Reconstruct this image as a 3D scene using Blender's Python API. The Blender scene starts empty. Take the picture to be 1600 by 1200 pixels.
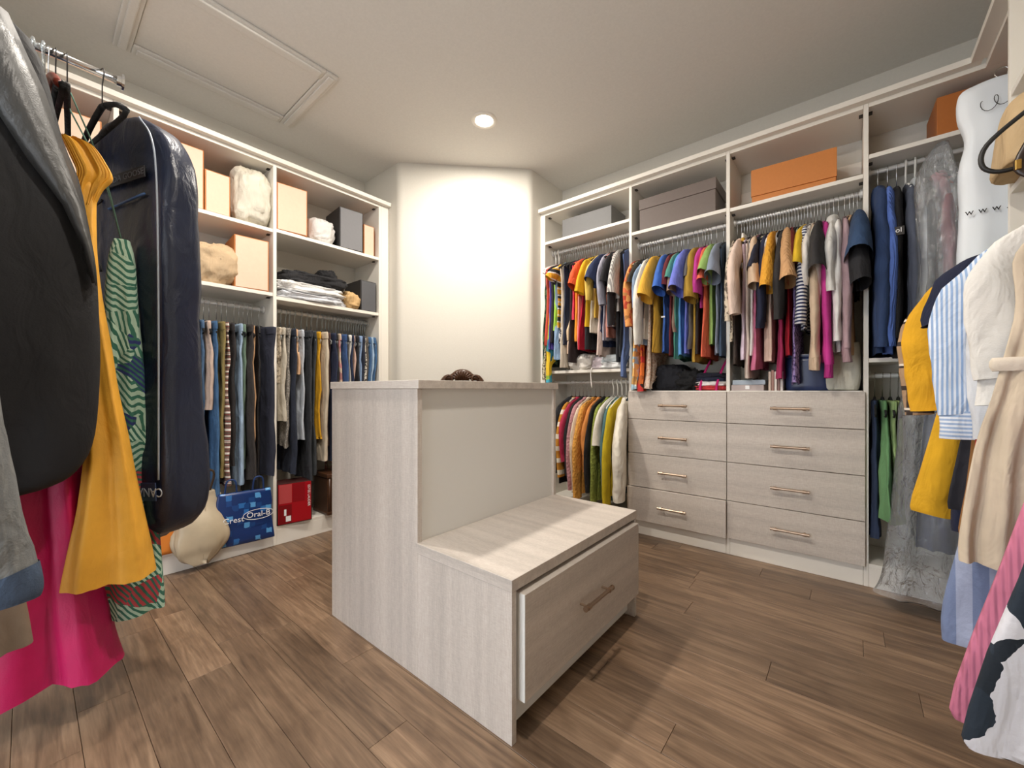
import bpy, bmesh, math, random
from mathutils import Vector, noise
R = math.radians
rnd = random.Random(7)
scene = bpy.context.scene
col = scene.collection

# ------------------------------------------------------------------ camera
F_PX, TH, YH = 631.84, R(39.7815), 609.73
cd = bpy.data.cameras.new('camera'); cam = bpy.data.objects.new('camera', cd); col.objects.link(cam)
cam.location = (0, 0, 1.0); cam.rotation_euler = (R(90), 0, TH)
cd.sensor_width = 36; cd.lens = 36 * F_PX / 1600; cd.shift_y = (YH - 600) / 1600; cd.clip_start = .02
scene.camera = cam
# ------------------------------------------------------------------ world, exposure
w = bpy.data.worlds.new('doorway_daylight_offscreen'); scene.world = w; w.use_nodes = True
w.node_tree.nodes['Background'].inputs[0].default_value = (.86, .92, 1, 1)
w.node_tree.nodes['Background'].inputs[1].default_value = 4.5
vs = scene.view_settings
vs.view_transform = 'Standard'; vs.look = 'None'; vs.gamma = 1; vs.use_curve_mapping = False
vs.exposure = 0.28
LAMP_W = 21
# ------------------------------------------------------------------ helpers
SN, CS = math.sin(TH), math.cos(TH)
def at(px, py, **k):
    a = (px - 800) / F_PX; b = (YH - py) / F_PX
    d = (CS * a - SN, SN * a + CS, b)
    (n, v), = k.items(); i = 'xyz'.index(n)
    t = (v - (1 if n == 'z' else 0)) / d[i]
    return Vector((d[0] * t, d[1] * t, 1 + d[2] * t))
def lin(h):
    if not isinstance(h, int): return tuple(h)
    o = []
    for s in (16, 8, 0):
        c = ((h >> s) & 255) / 255
        o.append(c / 12.92 if c <= .04045 else ((c + .055) / 1.055) ** 2.4)
    return (*o, 1)
def mesh_of(vf, mat=None, smooth=False):
    me = bpy.data.meshes.new('m'); me.from_pydata([tuple(v) for v in vf[0]], [], vf[1])
    bm = bmesh.new(); bm.from_mesh(me); bmesh.ops.recalc_face_normals(bm, faces=bm.faces); bm.to_mesh(me); bm.free()
    if mat: me.materials.append(mat)
    if smooth: me.shade_smooth()
    return me
def obj(name, vf, mat, parent=None, smooth=False, bevel=0, loc=None, rot=None, label=None):
    me = vf if isinstance(vf, bpy.types.Mesh) else mesh_of(vf, mat, smooth)
    me.name = name
    o = bpy.data.objects.new(name, me); col.objects.link(o)
    if parent: o.parent = parent
    if loc is not None: o.location = loc
    if rot is not None: o.rotation_euler = rot
    if bevel:
        m = o.modifiers.new('bevel', 'BEVEL'); m.width = bevel; m.segments = 2; m.limit_method = 'ANGLE'
    if label: o['label'] = label
    return o
def tag(o, label, cat, group=None):
    o['label'] = label; o['category'] = cat
    if group: o['group'] = group
    return o
def struct(o): o['kind'] = 'structure'; return o
def thing(name, label, cat, loc=(0, 0, 0), rz=0, group=None):
    o = bpy.data.objects.new(name, None); col.objects.link(o); o.empty_display_size = .05
    o.location = loc; o.rotation_euler = (0, 0, rz)
    return tag(o, label, cat, group)
def box(x0, x1, y0, y1, z0, z1):
    return ([(x, y, z) for x in (x0, x1) for y in (y0, y1) for z in (z0, z1)],
            [(0, 1, 3, 2), (4, 6, 7, 5), (0, 4, 5, 1), (2, 3, 7, 6), (0, 2, 6, 4), (1, 5, 7, 3)])
def join(*vfs):
    V, Fc = [], []
    for v, f in vfs:
        n = len(V); V += list(v); Fc += [tuple(i + n for i in q) for q in f]
    return V, Fc
def prism(poly, z0, z1):
    n = len(poly)
    V = [(x, y, z0) for x, y in poly] + [(x, y, z1) for x, y in poly]
    return V, [tuple(range(n))[::-1], tuple(range(n, 2 * n))] + [(i, (i + 1) % n, n + (i + 1) % n, n + i) for i in range(n)]
def tube(pts, rad, n=8, caps=True, flat=None):
    """tube along pts; rad number or list; flat = (axis, factor) squashes the ring along a world axis"""
    pts = [Vector(p) for p in pts]; V, Fc = [], []
    rs = rad if isinstance(rad, (list, tuple)) else [rad] * len(pts)
    up = None
    for i, p in enumerate(pts):
        d = (pts[min(i + 1, len(pts) - 1)] - pts[max(i - 1, 0)]).normalized()
        if up is None:
            up = Vector((0, 1, 0)) if abs(d.y) < .8 else Vector((1, 0, 0))
        a = d.cross(up).normalized(); b = a.cross(d).normalized(); up = b
        for k in range(n):
            t = 2 * math.pi * k / n
            o = (a * math.cos(t) + b * math.sin(t)) * rs[i]
            if flat: o[flat[0]] *= flat[1]
            V.append(p + o)
    for i in range(len(pts) - 1):
        for k in range(n):
            Fc.append((i * n + k, i * n + (k + 1) % n, (i + 1) * n + (k + 1) % n, (i + 1) * n + k))
    if caps: Fc += [tuple(range(n))[::-1], tuple(range((len(pts) - 1) * n, len(pts) * n))]
    return V, Fc
def cyl(p0, p1, r, n=14): return tube([p0, p1], r, n)
def smooth_path(pts, k=5):
    """Catmull-Rom through pts"""
    P = [Vector(p) for p in pts]; P = [P[0] * 2 - P[1]] + P + [P[-1] * 2 - P[-2]]; out = []
    for i in range(1, len(P) - 2):
        for j in range(k):
            t = j / k
            out.append(.5 * ((2 * P[i]) + (P[i + 1] - P[i - 1]) * t + (2 * P[i - 1] - 5 * P[i] + 4 * P[i + 1] - P[i + 2]) * t * t + (3 * P[i] - P[i - 1] - 3 * P[i + 1] + P[i + 2]) * t ** 3))
    return out + [P[-2]]
def interp(rows, n):
    """resample rows of floats by a smooth curve on the first column order"""
    out = []
    m = len(rows)
    for i in range(n):
        f = i / (n - 1) * (m - 1); a = min(int(f), m - 2); t = f - a
        p = [rows[max(a - 1, 0)], rows[a], rows[a + 1], rows[min(a + 2, m - 1)]]
        out.append([.5 * (2 * p[1][c] + (p[2][c] - p[0][c]) * t + (2 * p[0][c] - 5 * p[1][c] + 4 * p[2][c] - p[3][c]) * t * t
                          + (3 * p[1][c] - p[0][c] - 3 * p[2][c] + p[3][c]) * t ** 3) for c in range(len(rows[0]))])
    return out
def loft(rows, nr=20, ns=32, fold=.0, nf=3, seed=0, pw=.75, wr=.004, closed_bottom=False, drape=1.0):
    """soft hanging shape. rows (z, centre u, half width u, half thickness v); folds grow towards the hem"""
    rs = interp(rows, nr); V, Fc = [], []
    ph = seed * 1.7; z0, z1 = rs[0][0], rs[-1][0]
    for i, (z, uc, wd, t) in enumerate(rs):
        g = ((z - z0) / (z1 - z0)) ** drape
        for k in range(ns):
            a = 2 * math.pi * k / ns; c, s = math.cos(a), math.sin(a)
            e = math.copysign(abs(c) ** pw, c)
            u = uc + wd * e
            v = t * math.copysign(abs(s) ** pw, s)
            v += fold * g * math.sin(nf * math.pi * e + ph + 1.2 * g) + .4 * fold * g * math.sin(2.3 * nf * math.pi * e + 2 * ph)
            nz = noise.noise(Vector((u * 7 + seed * 3.1, v * 9 + seed, z * 5)))
            n2 = noise.noise(Vector((u * 22 + seed, v * 22, z * 13 + seed * 2)))
            rg = .35 - abs(noise.noise(Vector((u * 11 + seed * 1.3, seed + (1 if s > 0 else 0), z * 3.2 + u * 4))))
            V.append((u + wr * nz, v + wr * (nz + .5 * n2) + math.copysign(wr * 1.2 * g, s) * rg, z + (wr * 2 * nz if i == nr - 1 else 0)))
    for i in range(nr - 1):
        for k in range(ns):
            Fc.append((i * ns + k, i * ns + (k + 1) % ns, (i + 1) * ns + (k + 1) % ns, (i + 1) * ns + k))
    Fc.append(tuple(range(ns)))
    if closed_bottom: Fc.append(tuple(range((nr - 1) * ns, nr * ns)))
    return V, Fc
def blob(sx, sy, sz, seed=0, amp=.12, fr=3.0, pw=.7, nu=60, nv=36, crease=.9):
    """crumpled cloth lump resting on z=0, full size sx, sy, sz"""
    V, Fc = [], []
    for j in range(nv + 1):
        b = -math.pi / 2 + math.pi * j / nv
        for i in range(nu):
            a = 2 * math.pi * i / nu
            f = lambda q: math.copysign(abs(q) ** pw, q)
            d = Vector((f(math.cos(b)) * f(math.cos(a)), f(math.cos(b)) * f(math.sin(a)), f(math.sin(b))))
            q = d * fr + Vector((seed * 5.3, seed * 2.1, seed))
            n = noise.noise(q * .6) + crease * (.5 - abs(noise.noise(q * 1.3))) + .6 * (.35 - abs(noise.noise(q * 2.2 + Vector((3, 1, 0))))) + .3 * (.35 - abs(noise.noise(q * 4.5)))
            d = d * (1 + amp * n)
            V.append((d.x * sx / 2, d.y * sy / 2, max(0, (d.z + 1) * sz / 2)))
    for j in range(nv):
        for i in range(nu):
            Fc.append((j * nu + i, j * nu + (i + 1) % nu, (j + 1) * nu + (i + 1) % nu, (j + 1) * nu + i))
    return V, Fc
def text_mesh(s, size, depth=.0006, spacing=1.0):
    cu = bpy.data.curves.new('t', 'FONT'); cu.body = s; cu.size = size; cu.extrude = depth; cu.align_x = 'CENTER'; cu.align_y = 'CENTER'; cu.space_character = spacing
    cu.resolution_u = 3
    o = bpy.data.objects.new('t', cu); col.objects.link(o)
    dg = bpy.context.evaluated_depsgraph_get(); me = bpy.data.meshes.new_from_object(o.evaluated_get(dg))
    bpy.data.objects.remove(o); bpy.data.curves.remove(cu); me.materials.clear()
    return me
def lettering(s, size, mat, parent, loc, rot, spacing=1.0):
    me = text_mesh(s, size, spacing=spacing); me.materials.append(mat)
    return obj('lettering', me, mat, parent, loc=loc, rot=rot)

# ------------------------------------------------------------------ materials
MATS = {}
def newmat(name):
    m = bpy.data.materials.new(name); m.use_nodes = True
    nt = m.node_tree; return m, nt, nt.nodes['Principled BSDF']
def N(nt, t, **kw):
    n = nt.nodes.new(t)
    for k, v in kw.items():
        if hasattr(n, k): setattr(n, k, v)
        else: n.inputs[k].default_value = v
    return n
def coords(nt, scale=(1, 1, 1), kind='Object'):
    tc = N(nt, 'ShaderNodeTexCoord'); mp = N(nt, 'ShaderNodeMapping'); mp.inputs['Scale'].default_value = scale
    nt.links.new(tc.outputs[kind], mp.inputs[0]); return mp.outputs[0]
def ramp(nt, fac, stops, interp_='LINEAR'):
    r = N(nt, 'ShaderNodeValToRGB'); r.color_ramp.interpolation = interp_
    e = r.color_ramp.elements
    while len(e) < len(stops): e.new(.5)
    for q, (p, c) in zip(e, stops): q.position = p; q.color = lin(c)
    nt.links.new(fac, r.inputs[0]); return r.outputs[0]
def bump(nt, bs, h, strength=.2, dist=.01):
    b = N(nt, 'ShaderNodeBump'); b.inputs['Strength'].default_value = strength; b.inputs['Distance'].default_value = dist
    nt.links.new(h, b.inputs['Height']); nt.links.new(b.outputs[0], bs.inputs['Normal'])
def dim(h, f): return tuple(min(1, c * f) for c in lin(h)[:3]) + (1,)
def plain(name, h, rough=.5, metal=0, nz=0, var=.1, coat=0):
    key = (name, h, rough)
    if key in MATS: return MATS[key]
    m, nt, bs = newmat(name)
    bs.inputs['Base Color'].default_value = lin(h); bs.inputs['Roughness'].default_value = rough; bs.inputs['Metallic'].default_value = metal
    if coat: bs.inputs['Coat Weight'].default_value = coat
    if nz:
        n = N(nt, 'ShaderNodeTexNoise'); n.inputs['Scale'].default_value = nz; nt.links.new(coords(nt), n.inputs['Vector'])
        nt.links.new(ramp(nt, n.outputs[0], [(.3, dim(h, 1 - var)), (.7, dim(h, 1 + .6 * var))]), bs.inputs['Base Color'])
        bump(nt, bs, n.outputs[0], .06, .003)
    MATS[key] = m; return m
def cloth(h, pat='plain', h2=None, h3=None, sc=1.0, rough=.9):
    key = ('cloth', h, pat, h2, h3, sc, rough)
    if key in MATS: return MATS[key]
    m, nt, bs = newmat('cloth_' + pat); L = nt.links.new
    bs.inputs['Roughness'].default_value = rough
    v = coords(nt)
    n = N(nt, 'ShaderNodeTexNoise'); n.inputs['Scale'].default_value = 9; n.inputs['Detail'].default_value = 4; L(v, n.inputs['Vector'])
    weave = N(nt, 'ShaderNodeTexNoise'); weave.inputs['Scale'].default_value = 260; L(v, weave.inputs['Vector'])
    hgt = weave.outputs[0]; st, ds = .25, .002
    base = ramp(nt, n.outputs[0], [(.3, dim(h, .86)), (.7, dim(h, 1.08))])
    def mixc(fac, c2):
        mx = N(nt, 'ShaderNodeMix', data_type='RGBA'); L(fac, mx.inputs[0]); L(base, mx.inputs[6])
        if isinstance(c2, (int, tuple)): mx.inputs[7].default_value = lin(c2)
        else: L(c2, mx.inputs[7])
        return mx.outputs[2]
    def stripes(axis, freq, lo=.5):
        sp = N(nt, 'ShaderNodeSeparateXYZ'); L(v, sp.inputs[0])
        a = N(nt, 'ShaderNodeMath', operation='MULTIPLY'); L(sp.outputs[axis], a.inputs[0]); a.inputs[1].default_value = freq * sc
        f = N(nt, 'ShaderNodeMath', operation='FRACT'); L(a.outputs[0], f.inputs[0])
        g = N(nt, 'ShaderNodeMath', operation='GREATER_THAN'); L(f.outputs[0], g.inputs[0]); g.inputs[1].default_value = lo
        return g.outputs[0]
    if pat == 'stripe': base = mixc(stripes(2, 55), h2)
    elif pat == 'vstripe': base = mixc(stripes(0, 75), h2)
    elif pat == 'bands':
        base = mixc(stripes(2, 11, .62), h2)
        if h3: base = mixc(stripes(2, 19, .8), h3)
    elif pat == 'plaid':
        base = mixc(stripes(2, 12, .8), h2); base = mixc(stripes(0, 12, .8), h2)
        if h3: base = mixc(stripes(2, 6, .95), h3)
    elif pat in ('floral', 'block'):
        vo = N(nt, 'ShaderNodeTexVoronoi'); vo.inputs['Scale'].default_value = (26 if pat == 'floral' else 9) * sc
        dn = N(nt, 'ShaderNodeVectorMath', operation='MULTIPLY_ADD'); L(n.outputs['Color'], dn.inputs[0]); dn.inputs[1].default_value = (.06,) * 3; L(v, dn.inputs[2])
        L(dn.outputs[0], vo.inputs['Vector'])
        cs = [h, h2 or dim(h, .5), h3 or h, h]
        sx = N(nt, 'ShaderNodeSeparateColor'); L(vo.outputs['Color'], sx.inputs[0])
        base = ramp(nt, sx.outputs[0], [(0, cs[0]), (.36, cs[1]), (.62, cs[2]), (.8, dim(cs[1], .6))], 'CONSTANT')
    elif pat == 'speck':
        n2 = N(nt, 'ShaderNodeTexNoise'); n2.inputs['Scale'].default_value = 70 * sc; n2.inputs['Detail'].default_value = 1; L(v, n2.inputs['Vector'])
        base = mixc(ramp(nt, n2.outputs[0], [(.53, (0, 0, 0, 1)), (.56, (1, 1, 1, 1))]), h2)
    elif pat == 'leaf':
        vo = N(nt, 'ShaderNodeTexVoronoi'); vo.inputs['Scale'].default_value = 11 * sc; L(v, vo.inputs['Vector'])
        sx = N(nt, 'ShaderNodeSeparateColor'); L(vo.outputs['Color'], sx.inputs[0])
        a1 = ramp(nt, sx.outputs[0], [(0, h), (.4, dim(h, 1.2)), (.65, h3), (.85, 0xB5434A)], 'CONSTANT')
        rt = N(nt, 'ShaderNodeVectorRotate', rotation_type='EULER_XYZ'); L(v, rt.inputs['Vector']); L(vo.outputs['Color'], rt.inputs['Rotation'])
        wv = N(nt, 'ShaderNodeTexWave'); wv.inputs['Scale'].default_value = 26 * sc; wv.inputs['Distortion'].default_value = 2; L(rt.outputs[0], wv.inputs['Vector'])
        base = a1; base = mixc(ramp(nt, wv.outputs[0], [(.55, (0, 0, 0, 1)), (.6, (1, 1, 1, 1))]), h2)
    elif pat == 'denim':
        n2 = N(nt, 'ShaderNodeTexNoise'); n2.inputs['Scale'].default_value = 1; n2.inputs['Detail'].default_value = 6; L(coords(nt, (90, 90, 14)), n2.inputs['Vector'])
        base = mixc(ramp(nt, n2.outputs[0], [(.45, (0, 0, 0, 1)), (.8, (.55, .55, .55, 1))]), dim(h, 2.0) if h2 is None else h2); st, ds = .4, .003
    elif pat == 'knit':
        a = N(nt, 'ShaderNodeTexVoronoi'); a.inputs['Scale'].default_value = 75 * sc; L(coords(nt, (1, 1, .7)), a.inputs['Vector']); hgt = a.outputs['Distance']; st, ds = .9, .006
    elif pat == 'rib':
        a = N(nt, 'ShaderNodeTexWave'); a.inputs['Scale'].default_value = 35 * sc; L(v, a.inputs['Vector']); hgt = a.outputs[0]; st, ds = .6, .004
    L(base, bs.inputs['Base Color']); bump(nt, bs, hgt, st, ds)
    wk = N(nt, 'ShaderNodeTexNoise'); wk.inputs['Scale'].default_value = 1; wk.inputs['Detail'].default_value = 3; wk.inputs['Distortion'].default_value = .8; L(coords(nt, (15, 15, 7)), wk.inputs['Vector'])
    wb = N(nt, 'ShaderNodeBump'); wb.inputs['Strength'].default_value = .6 if rough > .8 else .3; wb.inputs['Distance'].default_value = .025
    L(wk.outputs[0], wb.inputs['Height']); L(wb.outputs[0], bs.inputs['Normal'].links[0].from_node.inputs['Normal'])
    MATS[key] = m; return m
def laminate(name, axis, h=0xC4BAB0):
    """grey textured oak laminate, streaks along axis"""
    m, nt, bs = newmat(name); L = nt.links.new
    sc = [17, 17, 17]; sc[axis] = .5
    n = N(nt, 'ShaderNodeTexNoise'); n.inputs['Scale'].default_value = 1; n.inputs['Detail'].default_value = 3; L(coords(nt, sc), n.inputs['Vector'])
    sc2 = [420, 420, 420]; sc2[axis] = 30
    f = N(nt, 'ShaderNodeTexNoise'); f.inputs['Scale'].default_value = 1; f.inputs['Detail'].default_value = 2; L(coords(nt, sc2), f.inputs['Vector'])
    sc3 = [60, 60, 60]; sc3[axis] = 500
    g = N(nt, 'ShaderNodeTexNoise'); g.inputs['Scale'].default_value = 1; L(coords(nt, sc3), g.inputs['Vector'])
    c1 = ramp(nt, n.outputs[0], [(.25, dim(h, .83)), (.5, h), (.75, dim(h, 1.12))])
    mx = N(nt, 'ShaderNodeMix', data_type='RGBA', blend_type='OVERLAY'); mx.inputs[0].default_value = .2
    L(c1, mx.inputs[6]); L(ramp(nt, f.outputs[0], [(.3, (.25, .25, .25, 1)), (.7, (.75, .75, .75, 1))]), mx.inputs[7])
    mx2 = N(nt, 'ShaderNodeMix', data_type='RGBA', blend_type='OVERLAY'); mx2.inputs[0].default_value = .2
    L(mx.outputs[2], mx2.inputs[6]); L(ramp(nt, g.outputs[0], [(.3, (.3, .3, .3, 1)), (.7, (.7, .7, .7, 1))]), mx2.inputs[7])
    L(mx2.outputs[2], bs.inputs['Base Color']); bs.inputs['Roughness'].default_value = .5; bump(nt, bs, f.outputs[0], .12, .002)
    return m
def floor_wood():
    m, nt, bs = newmat('floor_wood'); L = nt.links.new
    oi = N(nt, 'ShaderNodeObjectInfo')
    ad = N(nt, 'ShaderNodeVectorMath', operation='MULTIPLY_ADD'); ad.inputs[1].default_value = (7, 13, 5)
    cb = N(nt, 'ShaderNodeCombineXYZ')
    for i in range(3): L(oi.outputs['Random'], cb.inputs[i])
    L(cb.outputs[0], ad.inputs[0]); L(coords(nt), ad.inputs[2])
    def nz(sc, det, dist=0):
        mp = N(nt, 'ShaderNodeMapping'); mp.inputs['Scale'].default_value = sc; L(ad.outputs[0], mp.inputs[0])
        n = N(nt, 'ShaderNodeTexNoise'); n.inputs['Scale'].default_value = 1; n.inputs['Detail'].default_value = det; n.inputs['Distortion'].default_value = dist; L(mp.outputs[0], n.inputs['Vector']); return n.outputs[0]
    a = nz((2.2, 30, 30), 5, 1.2); b = nz((5, 9, 9), 3, .6); c = nz((14, 180, 180), 3)
    base = ramp(nt, a, [(.22, 0x5C4939), (.5, 0x7C644F), (.8, 0x9A8067)])
    mx = N(nt, 'ShaderNodeMix', data_type='RGBA', blend_type='MULTIPLY'); mx.inputs[0].default_value = .7
    L(base, mx.inputs[6]); L(ramp(nt, b, [(.3, (.6, .57, .55, 1)), (.52, (1, 1, 1, 1))]), mx.inputs[7])
    m2 = N(nt, 'ShaderNodeMix', data_type='RGBA', blend_type='OVERLAY'); m2.inputs[0].default_value = .35
    L(mx.outputs[2], m2.inputs[6]); L(ramp(nt, c, [(.3, (.3, .3, .3, 1)), (.7, (.7, .7, .7, 1))]), m2.inputs[7])
    hs = N(nt, 'ShaderNodeHueSaturation'); L(m2.outputs[2], hs.inputs['Color'])
    mr = N(nt, 'ShaderNodeMapRange'); L(oi.outputs['Random'], mr.inputs[0]); mr.inputs[3].default_value = .78; mr.inputs[4].default_value = 1.2
    L(mr.outputs[0], hs.inputs['Value']); L(hs.outputs[0], bs.inputs['Base Color'])
    bs.inputs['Roughness'].default_value = .38; bump(nt, bs, a, .25, .004); return m
def plastic_film():
    m, nt, bs = newmat('clear_film'); L = nt.links.new
    out = nt.nodes['Material Output']
    n = N(nt, 'ShaderNodeTexNoise'); n.inputs['Scale'].default_value = 26; n.inputs['Detail'].default_value = 6; n.inputs['Distortion'].default_value = 1.5; L(coords(nt, (1, 1, .5)), n.inputs['Vector'])
    b = N(nt, 'ShaderNodeBump'); b.inputs['Strength'].default_value = .9; b.inputs['Distance'].default_value = .02; L(n.outputs[0], b.inputs['Height'])
    g = N(nt, 'ShaderNodeBsdfGlossy'); g.inputs['Roughness'].default_value = .12; L(b.outputs[0], g.inputs['Normal'])
    d = N(nt, 'ShaderNodeBsdfDiffuse'); d.inputs['Color'].default_value = (.8, .85, .9, 1)
    t = N(nt, 'ShaderNodeBsdfTransparent'); t.inputs[0].default_value = (.93, .95, .97, 1)
    m1 = N(nt, 'ShaderNodeMixShader'); m1.inputs[0].default_value = .14; L(t.outputs[0], m1.inputs[1]); L(d.outputs[0], m1.inputs[2])
    fr = N(nt, 'ShaderNodeFresnel'); fr.inputs[0].default_value = 1.8; L(b.outputs[0], fr.inputs['Normal'])
    m2 = N(nt, 'ShaderNodeMixShader'); L(fr.outputs[0], m2.inputs[0]); L(m1.outputs[0], m2.inputs[1]); L(g.outputs[0], m2.inputs[2])
    L(m2.outputs[0], out.inputs[0]); return m
def emit(name, c, s):
    m, nt, bs = newmat(name); bs.inputs['Emission Color'].default_value = c; bs.inputs['Emission Strength'].default_value = s; return m

M_WALL = plain('wall_paint', 0xDBD7CD, .85, nz=110, var=.02)
M_CEIL = plain('ceiling_texture', 0xDBD8D2, .95, nz=85, var=.03)
M_WHITE = plain('white_melamine', 0xEBE6DC, .45)
M_PANEL = plain('pale_panel', 0xDEDCD6, .5)
LAM_X = laminate('oak_laminate_x', 0); LAM_Y = laminate('oak_laminate_y', 1); LAM_Z = laminate('oak_laminate_z', 2)
M_FLOOR = floor_wood()
M_STEEL = plain('brushed_nickel', 0xB09A86, .36, 1)
M_CHROME = plain('chrome', 0xDDDDDD, .12, 1)
M_ROD = plain('white_rod', 0xDCDCDA, .3, .25)
M_FIT = plain('dark_fitting', 0x2B2622, .5)
M_VELVET = cloth(0x141416)
M_WPLAST = plain('white_plastic', 0xEFEEE8, .35)
M_CLEAR = plain('clear_acrylic', 0xE6EEF2, .05); M_CLEAR.node_tree.nodes['Principled BSDF'].inputs['Transmission Weight'].default_value = .85
M_FILM = plastic_film()
M_INK = plain('black_ink', 0x15151A, .6)
M_WINK = plain('white_ink', 0xF0F0F0, .6)

# ------------------------------------------------------------------ room shell
XL, XR, YF, YN, ZC = -3.20, .80, 3.076, -.9, 2.783
fl = struct(obj('floor', box(XL - .1, XR + .1, YN - 1.2, YF + .1, -.1, -.013), plain('subfloor', 0x8A7058, .8)))
y = YN - .02
while y < YF:
    x = XL - rnd.uniform(0, .8)
    while x < XR:
        ln = rnd.choice((.55, .8, 1.05, 1.25, 1.45)) * rnd.uniform(.9, 1.1)
        a, b = max(x, XL), min(x + ln, XR)
        if b - a > .06:
            p = obj('plank', box(a + .0005, b - .0005, y + .0005, min(y + .127, YF), -.013, rnd.uniform(-.0006, 0)), M_FLOOR, fl, bevel=.0012)
        x += ln
    y += .1275
ceil = struct(obj('ceiling', box(XL - .1, XR + .1, YN - .1, YF + .1, ZC, ZC + .1), M_CEIL))
struct(obj('wall_left', box(XL - .1, XL, YN, YF + .1, -.013, ZC), M_WALL))
struct(obj('wall_right', box(XR, XR + .1, YN, YF + .1, -.013, ZC), M_WALL))
struct(obj('wall_far', box(XL, XR, YF, YF + .1, -.013, ZC), M_WALL))
def bull(p, q, r_, rad, n=6):
    """round corner q between p and r_"""
    p, q, r_ = Vector(p), Vector(q), Vector(r_); a = (p - q).normalized() * rad; b = (r_ - q).normalized() * rad; o = []
    for i in range(n + 1):
        t = i / n; o.append(tuple((q + a) * (1 - t) ** 2 + q * 2 * t * (1 - t) + (q + b) * t * t))
    return o
chase = [(XL, 1.8645)] + bull((XL, 1.8645), (-2.710, 1.8645), (-1.971, 2.602), .035) + bull((-2.71, 1.8645), (-1.971, 2.602), (-1.971, YF), .035) + [(-1.971, YF), (XL, YF)]
o = struct(obj('wall_corner', prism(chase, -.013, ZC), M_WALL))
# near wall with a wide doorway behind the camera
struct(obj('wall_near', join(box(XL, -1.8, YN - .1, YN, -.013, ZC), box(-.55, XR, YN - .1, YN, -.013, ZC), box(-1.8, -.55, YN - .1, YN, 2.3, ZC)), M_WALL))
struct(obj('trim_3', join(box(-1.87, -1.8, YN, YN + .015, 0, 2.37), box(-.55, -.48, YN, YN + .015, 0, 2.37), box(-1.8, -.55, YN, YN + .015, 2.3, 2.37)), M_WHITE, bevel=.003))
# attic hatch on the ceiling
h = thing('attic_hatch', 'white attic access hatch with moulded frame set in ceiling', 'hatch', (-2.565, .71, ZC))
for nm, b_ in (('frame_rail', (-.335, .335, .36, .43)), ('frame_rail', (-.335, .335, -.43, -.36)), ('frame_stile', (-.335, -.25, -.36, .36)), ('frame_stile', (.25, .335, -.36, .36))):
    obj(nm, join(box(*b_, -.014, 0), box(b_[0] + .018, b_[1] - .018, b_[2] + .018, b_[3] - .018, -.024, -.013)), M_CEIL, h, bevel=.006)
obj('hatch_panel', box(-.247, .247, -.357, .357, -.004, 0), M_CEIL, h)
# recessed downlights
M_LENS = emit('lamp_lens', (1, .93, .82, 1), 25)
def downlight(x, y, label, c, pw, lamp='downlight_lamp', lens='lens'):
    t = thing('ceiling_downlight', label, 'ceiling light', (x, y, ZC))
    n = 28; V, Fc = [], []
    for r_, z in ((.085, 0), (.082, -.007), (.062, -.009), (.056, -.002)):
        V += [(r_ * math.cos(2 * math.pi * k / n), r_ * math.sin(2 * math.pi * k / n), z) for k in range(n)]
    for i in range(3):
        for k in range(n): Fc.append((i * n + k, i * n + (k + 1) % n, (i + 1) * n + (k + 1) % n, (i + 1) * n + k))
    obj('trim_ring', (V, Fc), M_WHITE, t, smooth=True)
    obj(lens, ([(.057 * math.cos(2 * math.pi * k / n), .057 * math.sin(2 * math.pi * k / n), -.003) for k in range(n)], [tuple(range(n))]), M_LENS, t)
    ld = bpy.data.lights.new(lamp, 'AREA'); ld.shape = 'DISK'; ld.size = .10; ld.energy = pw; ld.color = c
    lo = bpy.data.objects.new(lamp, ld); col.objects.link(lo); lo.parent = t; lo.location = (0, 0, -.012)
WARM = (1, .925, .83)
# one downlight is in the picture; two more of the same row are known from the shadows they throw:
# the tower's shadow on the bench (rail side) and the handles' shadows on bench and drawers (doorway side)
downlight(-1.85, 1.935, 'glowing round recessed downlight in the ceiling', WARM, LAMP_W)
downlight(-1.9, .66, 'round recessed downlight over the garment rail side', WARM, LAMP_W, 'ceiling_downlight_rail_side_offscreen', 'rail_side_lens_offscreen')
downlight(-.6, .66, 'round recessed downlight near the doorway', WARM, LAMP_W, 'ceiling_downlight_door_side_offscreen', 'door_side_lens_offscreen')

# ------------------------------------------------------------------ closet units
def bar_handle(parent, c, axis, ln=.178):
    """bar pull; c centre on the front face, axis 0/1 = bar direction; stands off the other way"""
    d = Vector((1, 0, 0)) if axis == 0 else Vector((0, 1, 0)); off = Vector((0, -.032, 0)) if axis == 0 else Vector((.032, 0, 0))
    c = Vector(c); ps = []
    ps.append(cyl(c + off - d * ln / 2, c + off + d * ln / 2, .0068, 12))
    for s in (-1, 1):
        q = c + d * s * (ln / 2 - .022); ps.append(cyl(q, q + off, .0042, 8))
        ps.append(cyl(q + off - d * .008, q + off + d * .008, .0095, 12)); ps.append(cyl(q + off + d * s * .018, q + off + d * s * .0225, .009, 12))
    return obj('handle', join(*ps), M_STEEL, parent, smooth=False, label='brushed metal bar handle')
def rod_x(parent, x0, x1, y, z): return obj('rod', join(cyl((x0, y, z), (x1, y, z), .0125), cyl((x0, y, z), (x0 + .012, y, z), .024), cyl((x1 - .012, y, z), (x1, y, z), .024)), M_ROD, parent, label='white hanging rod')
def rod_y(parent, y0, y1, x, z, m=None): return obj('rod', join(cyl((x, y0, z), (x, y1, z), .0125), cyl((x, y0, z), (x, y0 + .012, z), .024), cyl((x, y1 - .012, z), (x, y1, z), .024)), m or M_ROD, parent, label='white hanging rod')
T = .02; YB = YF - .002; YR = 2.741; RY = 2.862
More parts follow.
